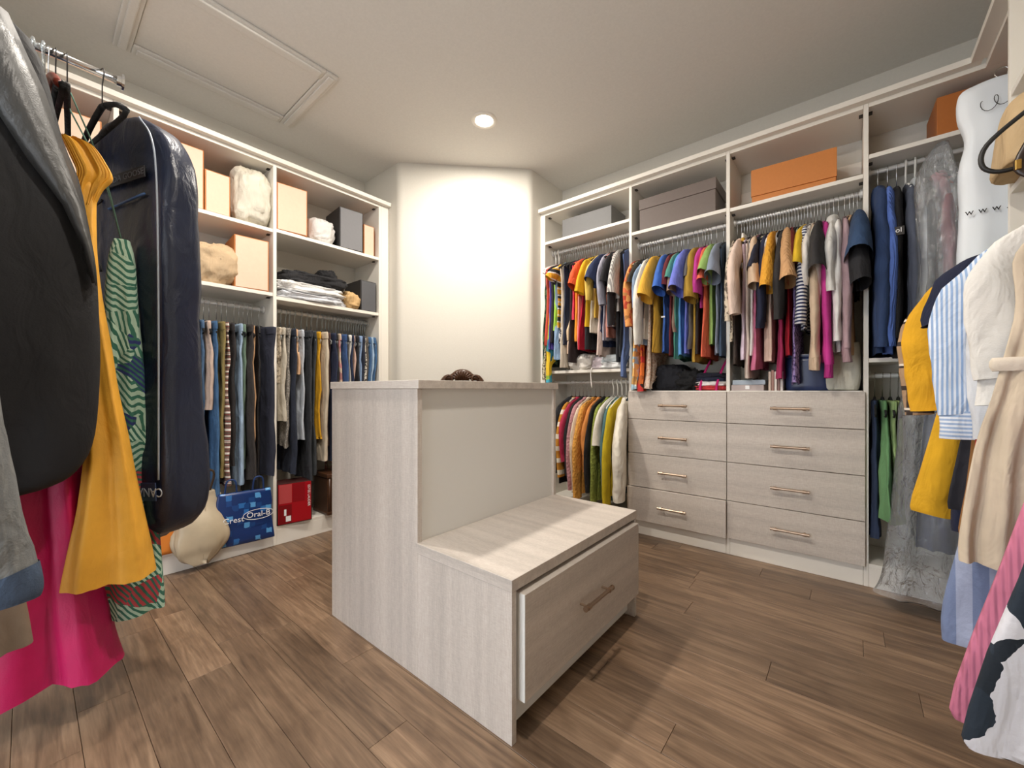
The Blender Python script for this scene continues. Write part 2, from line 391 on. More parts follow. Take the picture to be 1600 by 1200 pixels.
def fits_x(u, x0, x1, zs):
    for z in zs:
        for x, s in ((x0, 1), (x1, -1)):
            for yy in (YR + .06, YR + .2): obj('cam_fitting', box(min(x, x + s * .014), max(x, x + s * .014), yy - .012, yy + .012, z - .008, z), M_FIT, u)
def unit_right(label, x0, x1, shelves, rods, end_l=False, end_r=False, fill_l=0):
    u = thing('closet_unit', label, 'closet unit', ((x0 + x1) / 2, YR, 0)); ux_ = (x0 + x1) / 2
    sub = lambda b: box(b[0] - ux_, b[1] - ux_, b[2] - YR, b[3] - YR, b[4], b[5])
    P = lambda nm, b, m=M_WHITE, bv=.0012: obj(nm, sub(b), m, u, bevel=bv)
    P('side_panel', (x0, x0 + T, YR, YB, 0, 2.4615))
    if end_r: P('side_panel', (x1 - T, x1, YR, YB, 0, 2.4615))
    if fill_l: P('filler_strip', (x0 - fill_l, x0 - .0005, YR, YR + .02, 0, 2.4615))
    xi, xj = x0 + T + .0005, (x1 - T if end_r else x1) - .0005
    P('top_panel', (xi, xj, YR, YB, 2.4395, 2.4615))
    P('kickboard', (xi, xj, YR + .001, YR + .018, 0, .098)); P('bottom_panel', (xi, xj, YR + .002, YB, .0985, .118))
    P('mounting_rail', (xi, xj, YB - .014, YB, 2.24, 2.31)) if x0 < .5 else None
    for z in shelves: P('shelf', (xi, xj, YR + .002, YB, z - .022, z))
    for z in rods:
        r_ = rod_x(u, xi - ux_, xj - ux_, RY - YR, z)
    for z in [2.4395] + [s - .022 for s in shelves if s > 1.5]:
        for x, s in ((xi, 1), (xj, -1)):
            obj('cam_fitting', sub((min(x, x + s * .016), max(x, x + s * .016), YR + .05, YR + .075, z - .007, z)), M_FIT, u)
    return u, ux_
G = [.995, .8015, .566, .3335, .105]
def drawers(u, ux_, x0, x1, ajar=False):
    for i in range(4):
        y0 = YR - .022 - (.018 if ajar and i == 3 else 0)
        d = obj('drawer', box(x0 - ux_, x1 - ux_, y0 - YR, y0 + .0205 - YR, G[i + 1], G[i] - .0035), LAM_X, u, bevel=.0015)
        if ajar and i == 3: obj('drawer_box', box(x0 + .03 - ux_, x1 - .03 - ux_, y0 + .021 - YR, YR + .25 - YR, G[4] + .03, G[3] - .05), M_WHITE, d)
        bar_handle(d, ((x0 + x1) / 2 - ux_, y0 - YR, (G[i] + G[i + 1]) / 2), 0)
U1, c1 = unit_right('white closet unit beside the angled wall with two rods', -1.928 - T, -1.2005, [2.222, 1.157], [2.155, 1.062], fill_l=.04)
U2, c2 = unit_right('white closet unit with drawer bank next to sweaters', -1.2, -.5765, [2.117, .9975], [2.052])
drawers(U2, c2, -1.197, -.5705, True)
U3, c3 = unit_right('white closet unit with drawer bank under the orange box', -.576, .0575, [2.109, .9975], [2.052])
drawers(U3, c3, -.567, .0645)
U4, c4 = unit_right('white corner closet unit with hoodies on its upper rod', .058, XR - .003, [2.199, 1.163], [2.148, 1.075])
o = struct(obj('trim_1', join(box(-1.968, .456, 2.702, YR + .02, 2.462, 2.49), box(-1.968, XR, YR + .02, YB, 2.462, 2.464)), M_WHITE, bevel=.002))
# left units (run along y)
XF = -2.838; XB = XL + .002; RX = -2.995
def unit_left(label, y0, y1, shelves, rodz, end=False):
    yc = (y0 + y1) / 2; u = thing('closet_unit', label, 'closet unit', (XF, yc, 0))
    P = lambda nm, b, m=M_WHITE: obj(nm, box(b[0] - XF, b[1] - XF, b[2] - yc, b[3] - yc, b[4], b[5]), m, u, bevel=.0012)
    P('side_panel', (XB, XF, y0, y0 + T, 0, 2.4615))
    yi, yj = y0 + T + .0005, y1 - .0005
    if end:
        P('side_panel', (XB, XF, y1, y1 + T, 0, 2.4615)); P('filler_strip', (XF - .02, XF, y1 + T + .0005, 1.8635, 0, 2.4615))
    P('top_panel', (XB, XF, yi, yj, 2.4395, 2.4615)); P('kickboard', (XF - .018, XF - .001, yi, yj, 0, .098)); P('bottom_panel', (XB, XF - .002, yi, yj, .0985, .12))
    for z in shelves: P('shelf', (XB, XF - .002, yi, yj, z - .022, z))
    for z in [2.4395] + [s - .022 for s in shelves]:
        for yy, s in ((yi, 1), (yj, -1)): P('cam_fitting', (XF - .075, XF - .05, min(yy, yy + s * .016), max(yy, yy + s * .016), z - .007, z), M_FIT)
    rod_y(u, yi - yc, yj - yc, RX - XF, rodz); return u
unit_left('white closet unit with jeans under sacks and tall boxes', .28, 1.0135, [2.036, 1.626], 1.535)
unit_left('white closet unit with trousers under the charcoal boxes', 1.014, 1.773, [2.044, 1.608], 1.54, True)
unit_left('white closet unit partly hidden behind the garment rail', -.47, .2795, [2.036, 1.626], 1.535)
struct(obj('trim_2', join(box(XF - .02, -2.803, -.9, 1.8635, 2.462, 2.49), box(XB, XF - .02, -.9, 1.8635, 2.462, 2.464)), M_WHITE, bevel=.002))
# right-hand unit (runs towards the camera)
XQ = .44
u = thing('closet_unit', 'white shelf unit holding handbags above the near rail', 'closet unit', (XQ, 1.6, 0))
P = lambda nm, b, m=M_WHITE: obj(nm, box(b[0] - XQ, b[1] - XQ, b[2] - 1.6, b[3] - 1.6, b[4], b[5]), m, u, bevel=.0012)
P('side_panel', (XQ, XR - .003, 2.24, 2.26, 0, 2.4615)); P('side_panel', (XQ, XR - .003, .6, .62, 0, 2.4615))
P('top_panel', (XQ + .03, XR - .003, .6205, 2.2395, 2.4395, 2.4615)); P('top_panel', (XQ + .03, XR - .003, 2.2605, YR - .001, 2.4395, 2.4615))
for z in (2.065, 1.72): P('shelf', (XQ + .003, XR - .003, .6205, 2.2395, z - .022, z))
P('kickboard', (XQ + .002, XQ + .02, .6205, 2.2395, 0, .098)); P('kickboard', (XQ + .002, XQ + .02, 2.2605, YR - .001, 0, .098)); P('bottom_panel', (XQ + .021, XR - .003, .6205, 2.2395, .0985, .118))
P('bottom_panel', (XQ + .021, XR - .003, 2.2605, YR - .001, .0985, .118))
rod_y(u, .6205 - 1.6, 2.2395 - 1.6, .50 - XQ, 1.63)
struct(obj('trim_4', join(box(.42, XQ + .03, .6, 2.7015, 2.462, 2.49), box(XQ + .03, XR, .6, YR, 2.462, 2.464)), M_WHITE, bevel=.002))

# ------------------------------------------------------------------ island with bench
I0, I1, IY0, IY1, IT = -1.7685, -1.153, .871, 1.7356, -.7244
isl = thing('closet_island', 'grey oak island with tall counter and low drawer bench', 'island', (-1.2, 1.3, 0))
q = lambda x0, x1, y0, y1, z0, z1: box(x0 + 1.2, x1 + 1.2, y0 - 1.3, y1 - 1.3, z0, z1)
obj('countertop', q(I0 - .004, I1 + .012, IY0 - .006, IY1 + .006, 1.0055, 1.036), LAM_X, isl, bevel=.0015)
obj('tower_side', q(I0, I1 - .0006, IY0, IY0 + .02, 0, 1.005), LAM_Z, isl, bevel=.001)
obj('tower_side', q(I0, I1 - .0006, IY1 - .02, IY1, 0, 1.005), LAM_Z, isl, bevel=.001)
obj('back_panel', q(I1 - .03, I1 - .012, IY0 + .0205, IY1 - .0205, .02, 1.005), M_PANEL, isl)
for i in range(4):
    z0 = .1 + i * .226
    d = obj('drawer', q(I0 - .002, I0 + .018, IY0 + .022, IY1 - .022, z0, z0 + .222), LAM_Y, isl, bevel=.0015)
obj('tower_base', q(I0 + .02, I1 - .031, IY0 + .021, IY1 - .021, 0, 1.0), M_WHITE, isl)
obj('bench_top', q(I1 - .011, IT, IY0 - .001, IY1, .432, .4668), LAM_X, isl, bevel=.0015)
obj('bench_side', q(I1 - .0004, IT - .001, IY0, IY0 + .02, 0, .4315), LAM_Z, isl, bevel=.001)
obj('bench_side', q(I1 - .0004, IT - .001, IY1 - .02, IY1, 0, .4315), LAM_Z, isl, bevel=.001)
obj('bench_core', q(I1, IT - .055, IY0 + .021, IY1 - .021, .02, .4315), M_WHITE, isl)
dr = obj('bench_drawer', q(IT - .018, IT + .02, IY0 + .034, IY1 - .026, .112, .419), LAM_Y, isl, bevel=.0015)
obj('drawer_edge', q(IT - .018, IT + .0195, IY0 + .0325, IY0 + .0338, .1125, .4185), M_PANEL, dr, label='pale drawer edge band')
bar_handle(dr, (IT + .02 + 1.2, 1.29 - 1.3, .270), 1, .2)
obj('kickboard', q(IT - .05, IT - .034, IY0 + .0205, IY1 - .0205, .02, .125), M_PANEL, isl)

# ------------------------------------------------------------------ carved chair behind the island
WOOD = plain('dark_carved_wood', 0x4A2F1E, .32, nz=25)
ch = thing('carved_chair', 'dark carved wooden chair with scrolled crest behind the island', 'chair', (-2.14, 2.0, 0), R(45))
for sx in (-1, 1):
    obj('leg', tube(smooth_path([(sx * .2, -.2, 0), (sx * .21, -.22, .2), (sx * .2, -.19, .43)]), [.018] * 5 + [.022] * 6, 8), WOOD, ch, smooth=True)
    obj('back_post', tube(smooth_path([(sx * .16, .21, 0), (sx * .15, .19, .45), (sx * .125, .22, 1.06)]), .02, 8), WOOD, ch, smooth=True)
obj('seat', box(-.23, .23, -.22, .21, .43, .48), cloth(0x8A6B4A), ch, bevel=.02)
obj('back_panel', box(-.115, .115, .205, .225, .58, 1.05), cloth(0x8A6B4A), ch, bevel=.008)
cr = obj('crest', tube(smooth_path([(-.15, .22, 1.06), (-.12, .22, 1.095), (-.08, .22, 1.10), (-.04, .22, 1.13), (0, .22, 1.14), (.04, .22, 1.13), (.08, .22, 1.10), (.12, .22, 1.095), (.15, .22, 1.06)]), .024, 8), WOOD, ch, smooth=True)
for i in range(-4, 5):
    a = i * .33
    obj('carved_leaf', tube([(0.012 * i, .2, 1.075), (.05 * math.sin(a), .196, 1.09 + .035 * math.cos(a)), (.085 * math.sin(a), .195, 1.08 + .075 * math.cos(a))], [.006, .011, .004], 6), WOOD, cr, smooth=True)
for s in (-1, 1):
    obj('scroll', tube([(s * (.1 + .025 * math.cos(t * .7)), .196, 1.085 + .03 * math.sin(t * .7)) for t in range(9)], .008, 6), WOOD, cr, smooth=True)

# ------------------------------------------------------------------ hangers and garments
def hook_vf():
    pts = [(0.018 * math.cos(a), 0, .0 + .018 * math.sin(a)) for a in [R(200 - i * 22) for i in range(11)]]
    return tube(pts + [(.004, 0, -.03), (0, 0, -.04), (0, 0, -.115)], .0019, 5)
def body_vf(W=.19, r_=.0055):
    return tuple([[tuple(Vector(p) + Vector((0, 0, -.03))) for p in q] if i == 0 else q for i, q in enumerate(body_raw(W, r_))])
def body_raw(W, r_):
    p = smooth_path([(-W, 0, -.165), (-W * .6, 0, -.118), (-.02, 0, -.086), (.02, 0, -.086), (W * .6, 0, -.118), (W, 0, -.165)], 3)
    return join(tube(p, r_, 6), tube([(-W, 0, -.165), (-W + .02, 0, -.176), (W - .02, 0, -.176), (W, 0, -.165)], r_ * .8, 6))
def thick_vf(W=.2, r_=.0045):
    pts = [(0.02 * math.cos(a), 0, .02 * math.sin(a)) for a in [R(200 - i * 22) for i in range(11)]]
    return join(tube(pts + [(.004, 0, -.03), (0, 0, -.045), (0, 0, -.105)], r_, 6),
                tube([(0, 0, -.1), (-W * .6, 0, -.145), (-W, 0, -.19), (-W + .01, 0, -.21), (W - .01, 0, -.21), (W, 0, -.19), (W * .6, 0, -.145), (0, 0, -.1)], r_, 6))
ME_HOOK = mesh_of(hook_vf(), M_CHROME, True); ME_HOOKB = mesh_of(hook_vf(), M_FIT, True)
ME_BODY = mesh_of(body_vf(), M_VELVET, True); ME_BODYS = mesh_of(body_vf(.15), M_VELVET, True)
ME_THICK = mesh_of(thick_vf(), M_WPLAST, True); ME_CLEAR = mesh_of(thick_vf(.15), M_CLEAR, True)
ME_BIG = mesh_of(body_vf(.21, .009), M_VELVET, True); ME_NEAR = mesh_of(body_vf(.125, .008), M_VELVET, True)
def hanger(loc, rz, kind, label, group):
    if kind in 'wc':
        o = obj('white_hanger' if kind == 'w' else 'clear_hanger', ME_THICK if kind == 'w' else ME_CLEAR, None, loc=loc, rot=(0, 0, rz)); return tag(o, label, 'hanger', group)
    t = thing('velvet_hanger', label, 'hanger', loc, rz, group)
    obj('hook', ME_HOOK if kind != 'B' else ME_HOOKB, None, t); obj('shoulder_bar', {'v': ME_BODY, 's': ME_BODYS, 'B': ME_BIG, 'N': ME_NEAR}[kind], None, t); return t
def sleeve(path, rads, fl=.55, n=14, seed=0):
    V, Fc = tube(smooth_path(path, 6), [r_ for r_ in [v[0] for v in interp([[r_] for r_ in rads], (len(path) - 1) * 6 + 1)]], n, caps=False, flat=(1, fl))
    out = []
    for p in V:
        p = Vector(p); q = Vector((p.x * 14 + seed, p.y * 22, p.z * 9 + seed * 2)); rg = .3 - abs(noise.noise(q))
        out.append(p + Vector((.012 * rg, .010 * rg + .006 * noise.noise(q * .6), .004 * noise.noise(q))))
    return out, Fc
def garment(loc, rz, kind, L, mat, seed, label, group, W=.19, Wh=None, t=.0115, fold=.006, sl=None, so=.05, sr=.055, mat2=None, cuff=None, top=.1, name=None, tilt=0, hood=False, pw=.75, nf=3, steep=False, ns=36, front=0):
    """a garment hung at loc (on the rod); local x = along the hanger, -x side hidden in the closet"""
    nm = name or {'t': 'short_sleeved_top', 'l': 'long_sleeved_top', 'k': 'sleeveless_top', 'c': 'camisole', 'd': 'dress', 'p': 'trousers', 's': 'skirt'}[kind]
    Wh = Wh or W; loc = (loc[0], loc[1], loc[2] - .03); L -= .03; rg_ = random.Random(seed); ln_ = rg_.uniform(-.02, .02)
    cat = {'p': 'trousers', 'd': 'dress', 's': 'skirt'}.get(kind, 'top')
    g = thing(nm, label, cat, loc, rz, group); g.rotation_euler = (0, tilt, rz)
    if kind in 'ps':
        Wh *= rg_.uniform(.86, 1.06); rows = [(-top, 0, W, t), (-top - .05, 0, W, t), (-top - .2, ln_ * .4, W * 1.02, t * 1.2), (-(top + L) / 2, ln_, (W + Wh) / 2, t * 1.2), (-L + .1, ln_ * 1.4, Wh, t * 1.2), (-L, ln_ * 1.5, Wh, t * 1.25)]
        obj('trouser_legs' if kind == 'p' else 'skirt_panel', loft(rows, 22, 40, fold, nf, seed, .8, .011), mat, g, True)
        b = loft([(-top + .003, 0, W * .98, t * 1.05), (-top - .02, 0, W + .004, t * 1.18), (-top - .045, 0, W + .004, t * 1.18)], 4, 24, 0, 1, seed, .8, .001)
        obj('waistband', b, mat2 or mat, g, True); return g
    if kind == 'c': W *= .62
    if kind in 'cd':
        for s in (-1, 1): obj('strap', tube([(s * .08, .004, -.12), (s * W * .55, .005, -.17), (s * W * .62, .004, -.27)], .003, 5), mat, g, True)
        rows = [(-.24, 0, W * .7, t * .8), (-.3, 0, W * .86, t), (-.45, 0, W * .85, t), (-(.45 + L) / 2, 0, (W + Wh) / 2, t * 1.1), (-L + .08, 0, Wh, t * 1.25), (-L, 0, Wh, t * 1.3)]
        if L < .6: rows = [(-.2, 0, W * .7, t * .8), (-.25, 0, W * .9, t), (-.35, 0, W, t), (-L + .05, 0, Wh, t * 1.2), (-L, 0, Wh, t * 1.2)]
    else:
        rows = [(-.085, 0, .045, t), (-.1, 0, .075, t * 1.15), (-.135, 0, W * .8, t * 1.15), (-.17, 0, W, t * 1.1), (-.26, 0, W * .96, t), (-.4, 0, W * .93, t), (-(.4 + L) / 2, 0, (W * .93 + Wh) / 2, t * 1.1), (-L + .05, 0, Wh, t * 1.2), (-L, 0, Wh, t * 1.15)]
    if steep and kind not in 'cd': rows = [(-.085, 0, .045, t), (-.105, 0, .075, t * 1.15), (-.16, 0, W * .62, t * 1.2), (-.23, 0, W * .86, t * 1.2), (-.31, 0, W * .96, t * 1.1)] + rows[5:]
    if front: rows = [r_ for r_ in rows if r_[0] > -front] + [(-front, .1, .1, t), (-front - .07, .176, .03, t), (-L, .178, .028, t * 1.2)]
    rows = [(a, b + ln_ * .5 * (a / -L) ** 2, c, d) for a, b, c, d in rows]
    obj('body', loft(rows, 24, ns, fold, nf, seed, pw, .008), mat, g, True)
    if kind in 'tl':
        ms = mat2 if (mat2 and not cuff) else mat
        for s in (1, -1):
            back = s < 0
            o_ = .0 if back else so
            st_ = .05 if steep else 0
            lo = (sl or (.2 if kind == 't' else .55))
            if kind == 't': pth = [(s * .05, 0, -.103 - st_ * .3), (s * W * .68, 0, -.145 - st_), (s * (W + .005), 0, -.2 - st_), (s * (W + .02 + o_ * .6), 0, -.19 - st_ - lo * .5), (s * (W + .015 + o_), 0, -.17 - lo)]; rd = [.01, sr * .45, sr * .8, sr * 1.05, sr * 1.25]
            else: pth = [(s * .05, 0, -.103 - st_ * .3), (s * W * .68, 0, -.145 - st_), (s * (W - .005), 0, -.21 - st_), (s * (W + .01 + o_), 0, -.17 - lo * .4), (s * (W + .01 + o_), 0, -.17 - lo * .75), (s * (W + o_), 0, -.17 - lo)]; rd = [.01, sr * .42, sr * .8, sr * .95, sr * .9, sr * .85]
            sr_ = rg_.uniform(.85, 1.1); vs_ = rg_.uniform(-.016, .016); rd = [r_ * sr_ for r_ in rd]; pth = [(x, vs_ * (i / (len(pth) - 1)) ** 2, z) for i, (x, y_, z) in enumerate(pth)]
            if back: pth = [(max(x, -W - .005), y_, z) for x, y_, z in pth]; rd = [r_ * .45 for r_ in rd]
            so_ = obj('sleeve', sleeve(pth, rd, .42, 20, seed + s), ms, g, True)
            if cuff and not back:
                e = Vector(pth[-1]); obj('cuff', sleeve([e + Vector((0, 0, .01)), e + Vector((0, 0, -.03)), e + Vector((0, 0, -.07))], [rd[-1] * .92] * 3, .45, 14, seed), cuff, so_, True)
    if hood: obj('hood', loft([(-.075, .03, .05, .02), (-.1, .05, .09, .028), (-.16, .06, .1, .03), (-.23, .05, .06, .022)], 8, 20, 0, 1, seed, .9, .004, True), mat, g, True)
    return g
# rows on the far wall ---------------------------------------------------------------------------
GN = 0
def far_row(spec, z, phrase, grp, hk='v', hl='', x0=-9, x1=9, near=2.66, ysp=.0165, **dk):
    global GN
    items = []
    for s in spec: items.append([at(s[0], 500, y=near).x, s])
    items.sort(key=lambda q_: q_[0])
    for _ in range(60):
        for a, b in zip(items, items[1:]):
            g = ysp - (b[0] - a[0])
            if g > 0: a[0] -= g / 2; b[0] += g / 2
        for i in items: i[0] = min(max(i[0], x0), x1)
    for x, s in items:
        px, hem, kind, h, desc = s[:5]; op = dict(dk); op.update(s[5] if len(s) > 5 else {})
        pat = op.pop('pat', ('plain',)); GN += 1
        mat = cloth(h, *pat) if not isinstance(h, bpy.types.Material) else h
        if 'c2' in op: op['mat2'] = cloth(*op.pop('c2'))
        hd = op.pop('h', hk)
        fw = -SN * x + CS * near; L = z - (1 + (YH - hem) / F_PX * fw)
        if grp.endswith('small grey box') and z - L < 1.17: op['front'] = z - 1.30
        if z == 2.052 and z - L < 1.02: op['front'] = z - 1.14
        rz = R(-90) + R(rnd.uniform(-2.5, 2.5)) + R(op.pop('rot', 0))
        garment((x, RY, z), rz, kind, L, mat, GN, desc + ' ' + phrase, grp, **op)
        hanger((x, RY, z), rz, hd, hl[0] if hd != 'w' else hl[1], hl[0 if hd != 'w' else 1].replace('one of the ', ''))
K = lambda **k: k
R1 = [(834, 572, 'd', 0x27382E, 'dark green leafy dress', K(pat=('floral', 0x5E7A58, 0x1B241F), h='w')), (840, 540, 'k', 0xD8523F, 'coral red sleeveless blouse', K(h='w', Wh=.21)),
 (838, 592, 'd', 0xCFC6A6, 'cream speckled long top', K(pat=('speck', 0x57503A))), (848, 597, 'd', 0xE7C22F, 'yellow and turquoise scarf print top', K(pat=('block', 0x4FB0C9, 0x9CC54A), Wh=.2)),
 (850, 546, 'k', 0x5A4AA0, 'purple sleeveless top', K()), (855, 534, 'k', 0x2F2D30, 'charcoal sleeveless vest', K()), (858, 516, 'k', 0xA4D651, 'lime green tank top', K()),
 (861, 560, 'k', 0x9DBBDD, 'pale blue ruffled top', K(fold=.01)), (865, 512, 't', 0xE2A62C, 'yellow black and white colour blocked tee', K(pat=('bands', 0x23242A, 0xD8D3CF), sl=.1)),
 (870, 536, 'c', 0x2E2F36, 'black and white speckled camisole', K(pat=('speck', 0xD9D9DC))), (874, 575, 'k', 0xD2C6B4, 'stone linen drape top', K(fold=.01)), (877, 538, 'k', 0x283046, 'navy sleeveless shell', K()),
 (881, 533, 'c', 0xD9BE9B, 'beige satin camisole with ties', K(pat=('plain', None, None, 1, .4))), (885, 552, 'c', 0xE3C7AF, 'blush satin camisole', K(pat=('plain', None, None, 1, .4))), (888, 566, 'k', 0x2B2020, 'very dark brown top', K()),
 (893, 500, 'k', 0xC8314D, 'pink red flutter top', K(fold=.012)), (897, 532, 'k', 0xE99A2E, 'orange ruffle edged top', K(fold=.012)), (900, 546, 'k', 0xDB8C86, 'dusty coral ribbed top', K()), (905, 546, 'd', 0xB81230, 'crimson red dress', K(Wh=.22)),
 (903, 455, 't', 0xE2582F, 'bright orange cap sleeve top', K(sl=.2, so=.08)), (911, 545, 'k', 0x2C2C30, 'black sleeveless top', K()), (915, 512, 't', 0xDDB01F, 'golden yellow boxy tee', K(sl=.24, so=.05)), (922, 520, 'k', 0xDDD6C6, 'ivory shell top', K()),
 (927, 497, 'l', 0xE0B54A, 'mustard top with cream shoulder', K(sl=.3, c2=(0xE3C05C,))), (933, 556, 'k', 0xD9C4BA, 'pale blush draped top', K(fold=.014, Wh=.22)), (936, 540, 't', 0x2C375A, 'navy blue contrast stitched tee', K(sl=.19, so=.09, sr=.07)),
 (941, 530, 'l', 0xA7A6B4, 'lilac grey thin jumper', K(sl=.35)), (946, 526, 'k', 0xD58F7E, 'salmon pink linen top', K(fold=.01)), (950, 512, 'k', 0x86727A, 'mauve satin top', K(pat=('plain', None, None, 1, .4))), (955, 500, 't', 0x1E1E22, 'black crepe tee', K()),
 (960, 508, 'k', 0xC7B3AE, 'shell pink print camisole', K(pat=('speck', 0xF0EAE6))), (963, 566, 'l', 0x2F3136, 'charcoal draped cardigan', K(sl=.5, fold=.01)), (969, 487, 't', 0xD3CFC9, 'white top with fine grey diagonal stripes', K(pat=('vstripe', 0x8E8B88), sl=.3, so=.07, sr=.06)),
 (975, 558, 'k', 0x242528, 'black long waterfall vest', K()), (980, 588, 'k', 0x5A6E9B, 'denim blue chambray top', K())]
far_row(R1, 2.155, 'hanging under the small grey box', 'clothes hanging under the small grey box', 'v', ('black velvet hanger on the rod under the small grey box', 'white plastic hanger on the rod under the small grey box'), -1.90, -1.215, ysp=.0195)
R2 = [(985, 510, 'l', 0xDD7148, 'coral and orange print blouse', K(pat=('floral', 0xE9A15C, 0xB6402C), sl=.42)), (988, 470, 'k', 0xB7A68C, 'leopard print camisole', K(pat=('speck', 0x3E3126))), (990, 608, 'd', 0xA7C6D6, 'pastel floral maxi dress', K(pat=('floral', 0xE9B56C, 0xE7DFD4), Wh=.21)),
 (994, 520, 't', 0x2D2C28, 'dark olive black blouse', K(sl=.15)), (998, 612, 'd', 0xC4302F, 'red and flame print maxi dress', K(pat=('floral', 0xE2732E, 0x2A1514), fold=.012, Wh=.2)), (1001, 540, 'l', 0x8FA6C4, 'light blue shirt with rolled cuffs', K(sl=.3)), (1006, 528, 'l', 0xE3DED4, 'long white linen shirt', K(sl=.55, so=.07, sr=.07)),
 (1010, 608, 'd', 0xD9C6B4, 'cream lace edged long dress', K(fold=.016, Wh=.2, pat=('speck', 0xC19D86))), (1013, 460, 't', 0x9A9690, 'stone grey tee', K(sl=.15)), (1021, 549, 't', 0xE4AF3E, 'mustard yellow scrub tee', K(sl=.26, so=.10, sr=.075)), (1035, 549, 't', 0x3F6CC0, 'royal blue scrub tee with white tag', K(sl=.22, so=.07, sr=.07)),
 (1043, 555, 't', 0x6E2A30, 'maroon scrub tee', K(sl=.2)), (1049, 520, 't', 0x8F7767, 'taupe brown tee', K(sl=.24, so=.05)), (1053, 560, 't', 0x4F9080, 'sea green tee', K(sl=.16)), (1060, 555, 't', 0x5E9AD4, 'sky blue scrub tee', K(sl=.2, so=.05)), (1070, 552, 't', 0x6E78CF, 'periwinkle violet scrub tee', K(sl=.24, so=.08, sr=.08)),
 (1077, 545, 't', 0x5E5A58, 'warm grey scrub tee', K(sl=.17)), (1085, 565, 't', 0xA78430, 'ochre yellow scrub tee', K(sl=.3, so=.05, sr=.065)), (1089, 552, 'k', 0x2C2726, 'brown black scrub top', K()), (1092, 480, 't', 0xC23E97, 'magenta pink tee', K(sl=.27, so=.03)), (1098, 558, 't', 0xE0684C, 'burnt coral scrub tee', K(sl=.2, so=.05, Wh=.22)),
 (1107, 537, 't', 0x8FB062, 'apple green scrub tee', K(sl=.18, so=.08, sr=.075)), (1120, 552, 't', 0x8690A2, 'steel grey scrub tee', K(sl=.19, so=.08, sr=.075)), (1130, 556, 'k', 0x3D5068, 'slate blue scrub top', K())]
far_row(R2, 2.052, 'hanging under the taupe lidded box', 'clothes hanging under the taupe lidded box', 'v', ('black velvet hanger on the rod under the taupe box', 'white plastic hanger on the rod under the taupe box'), -1.165, -.60)
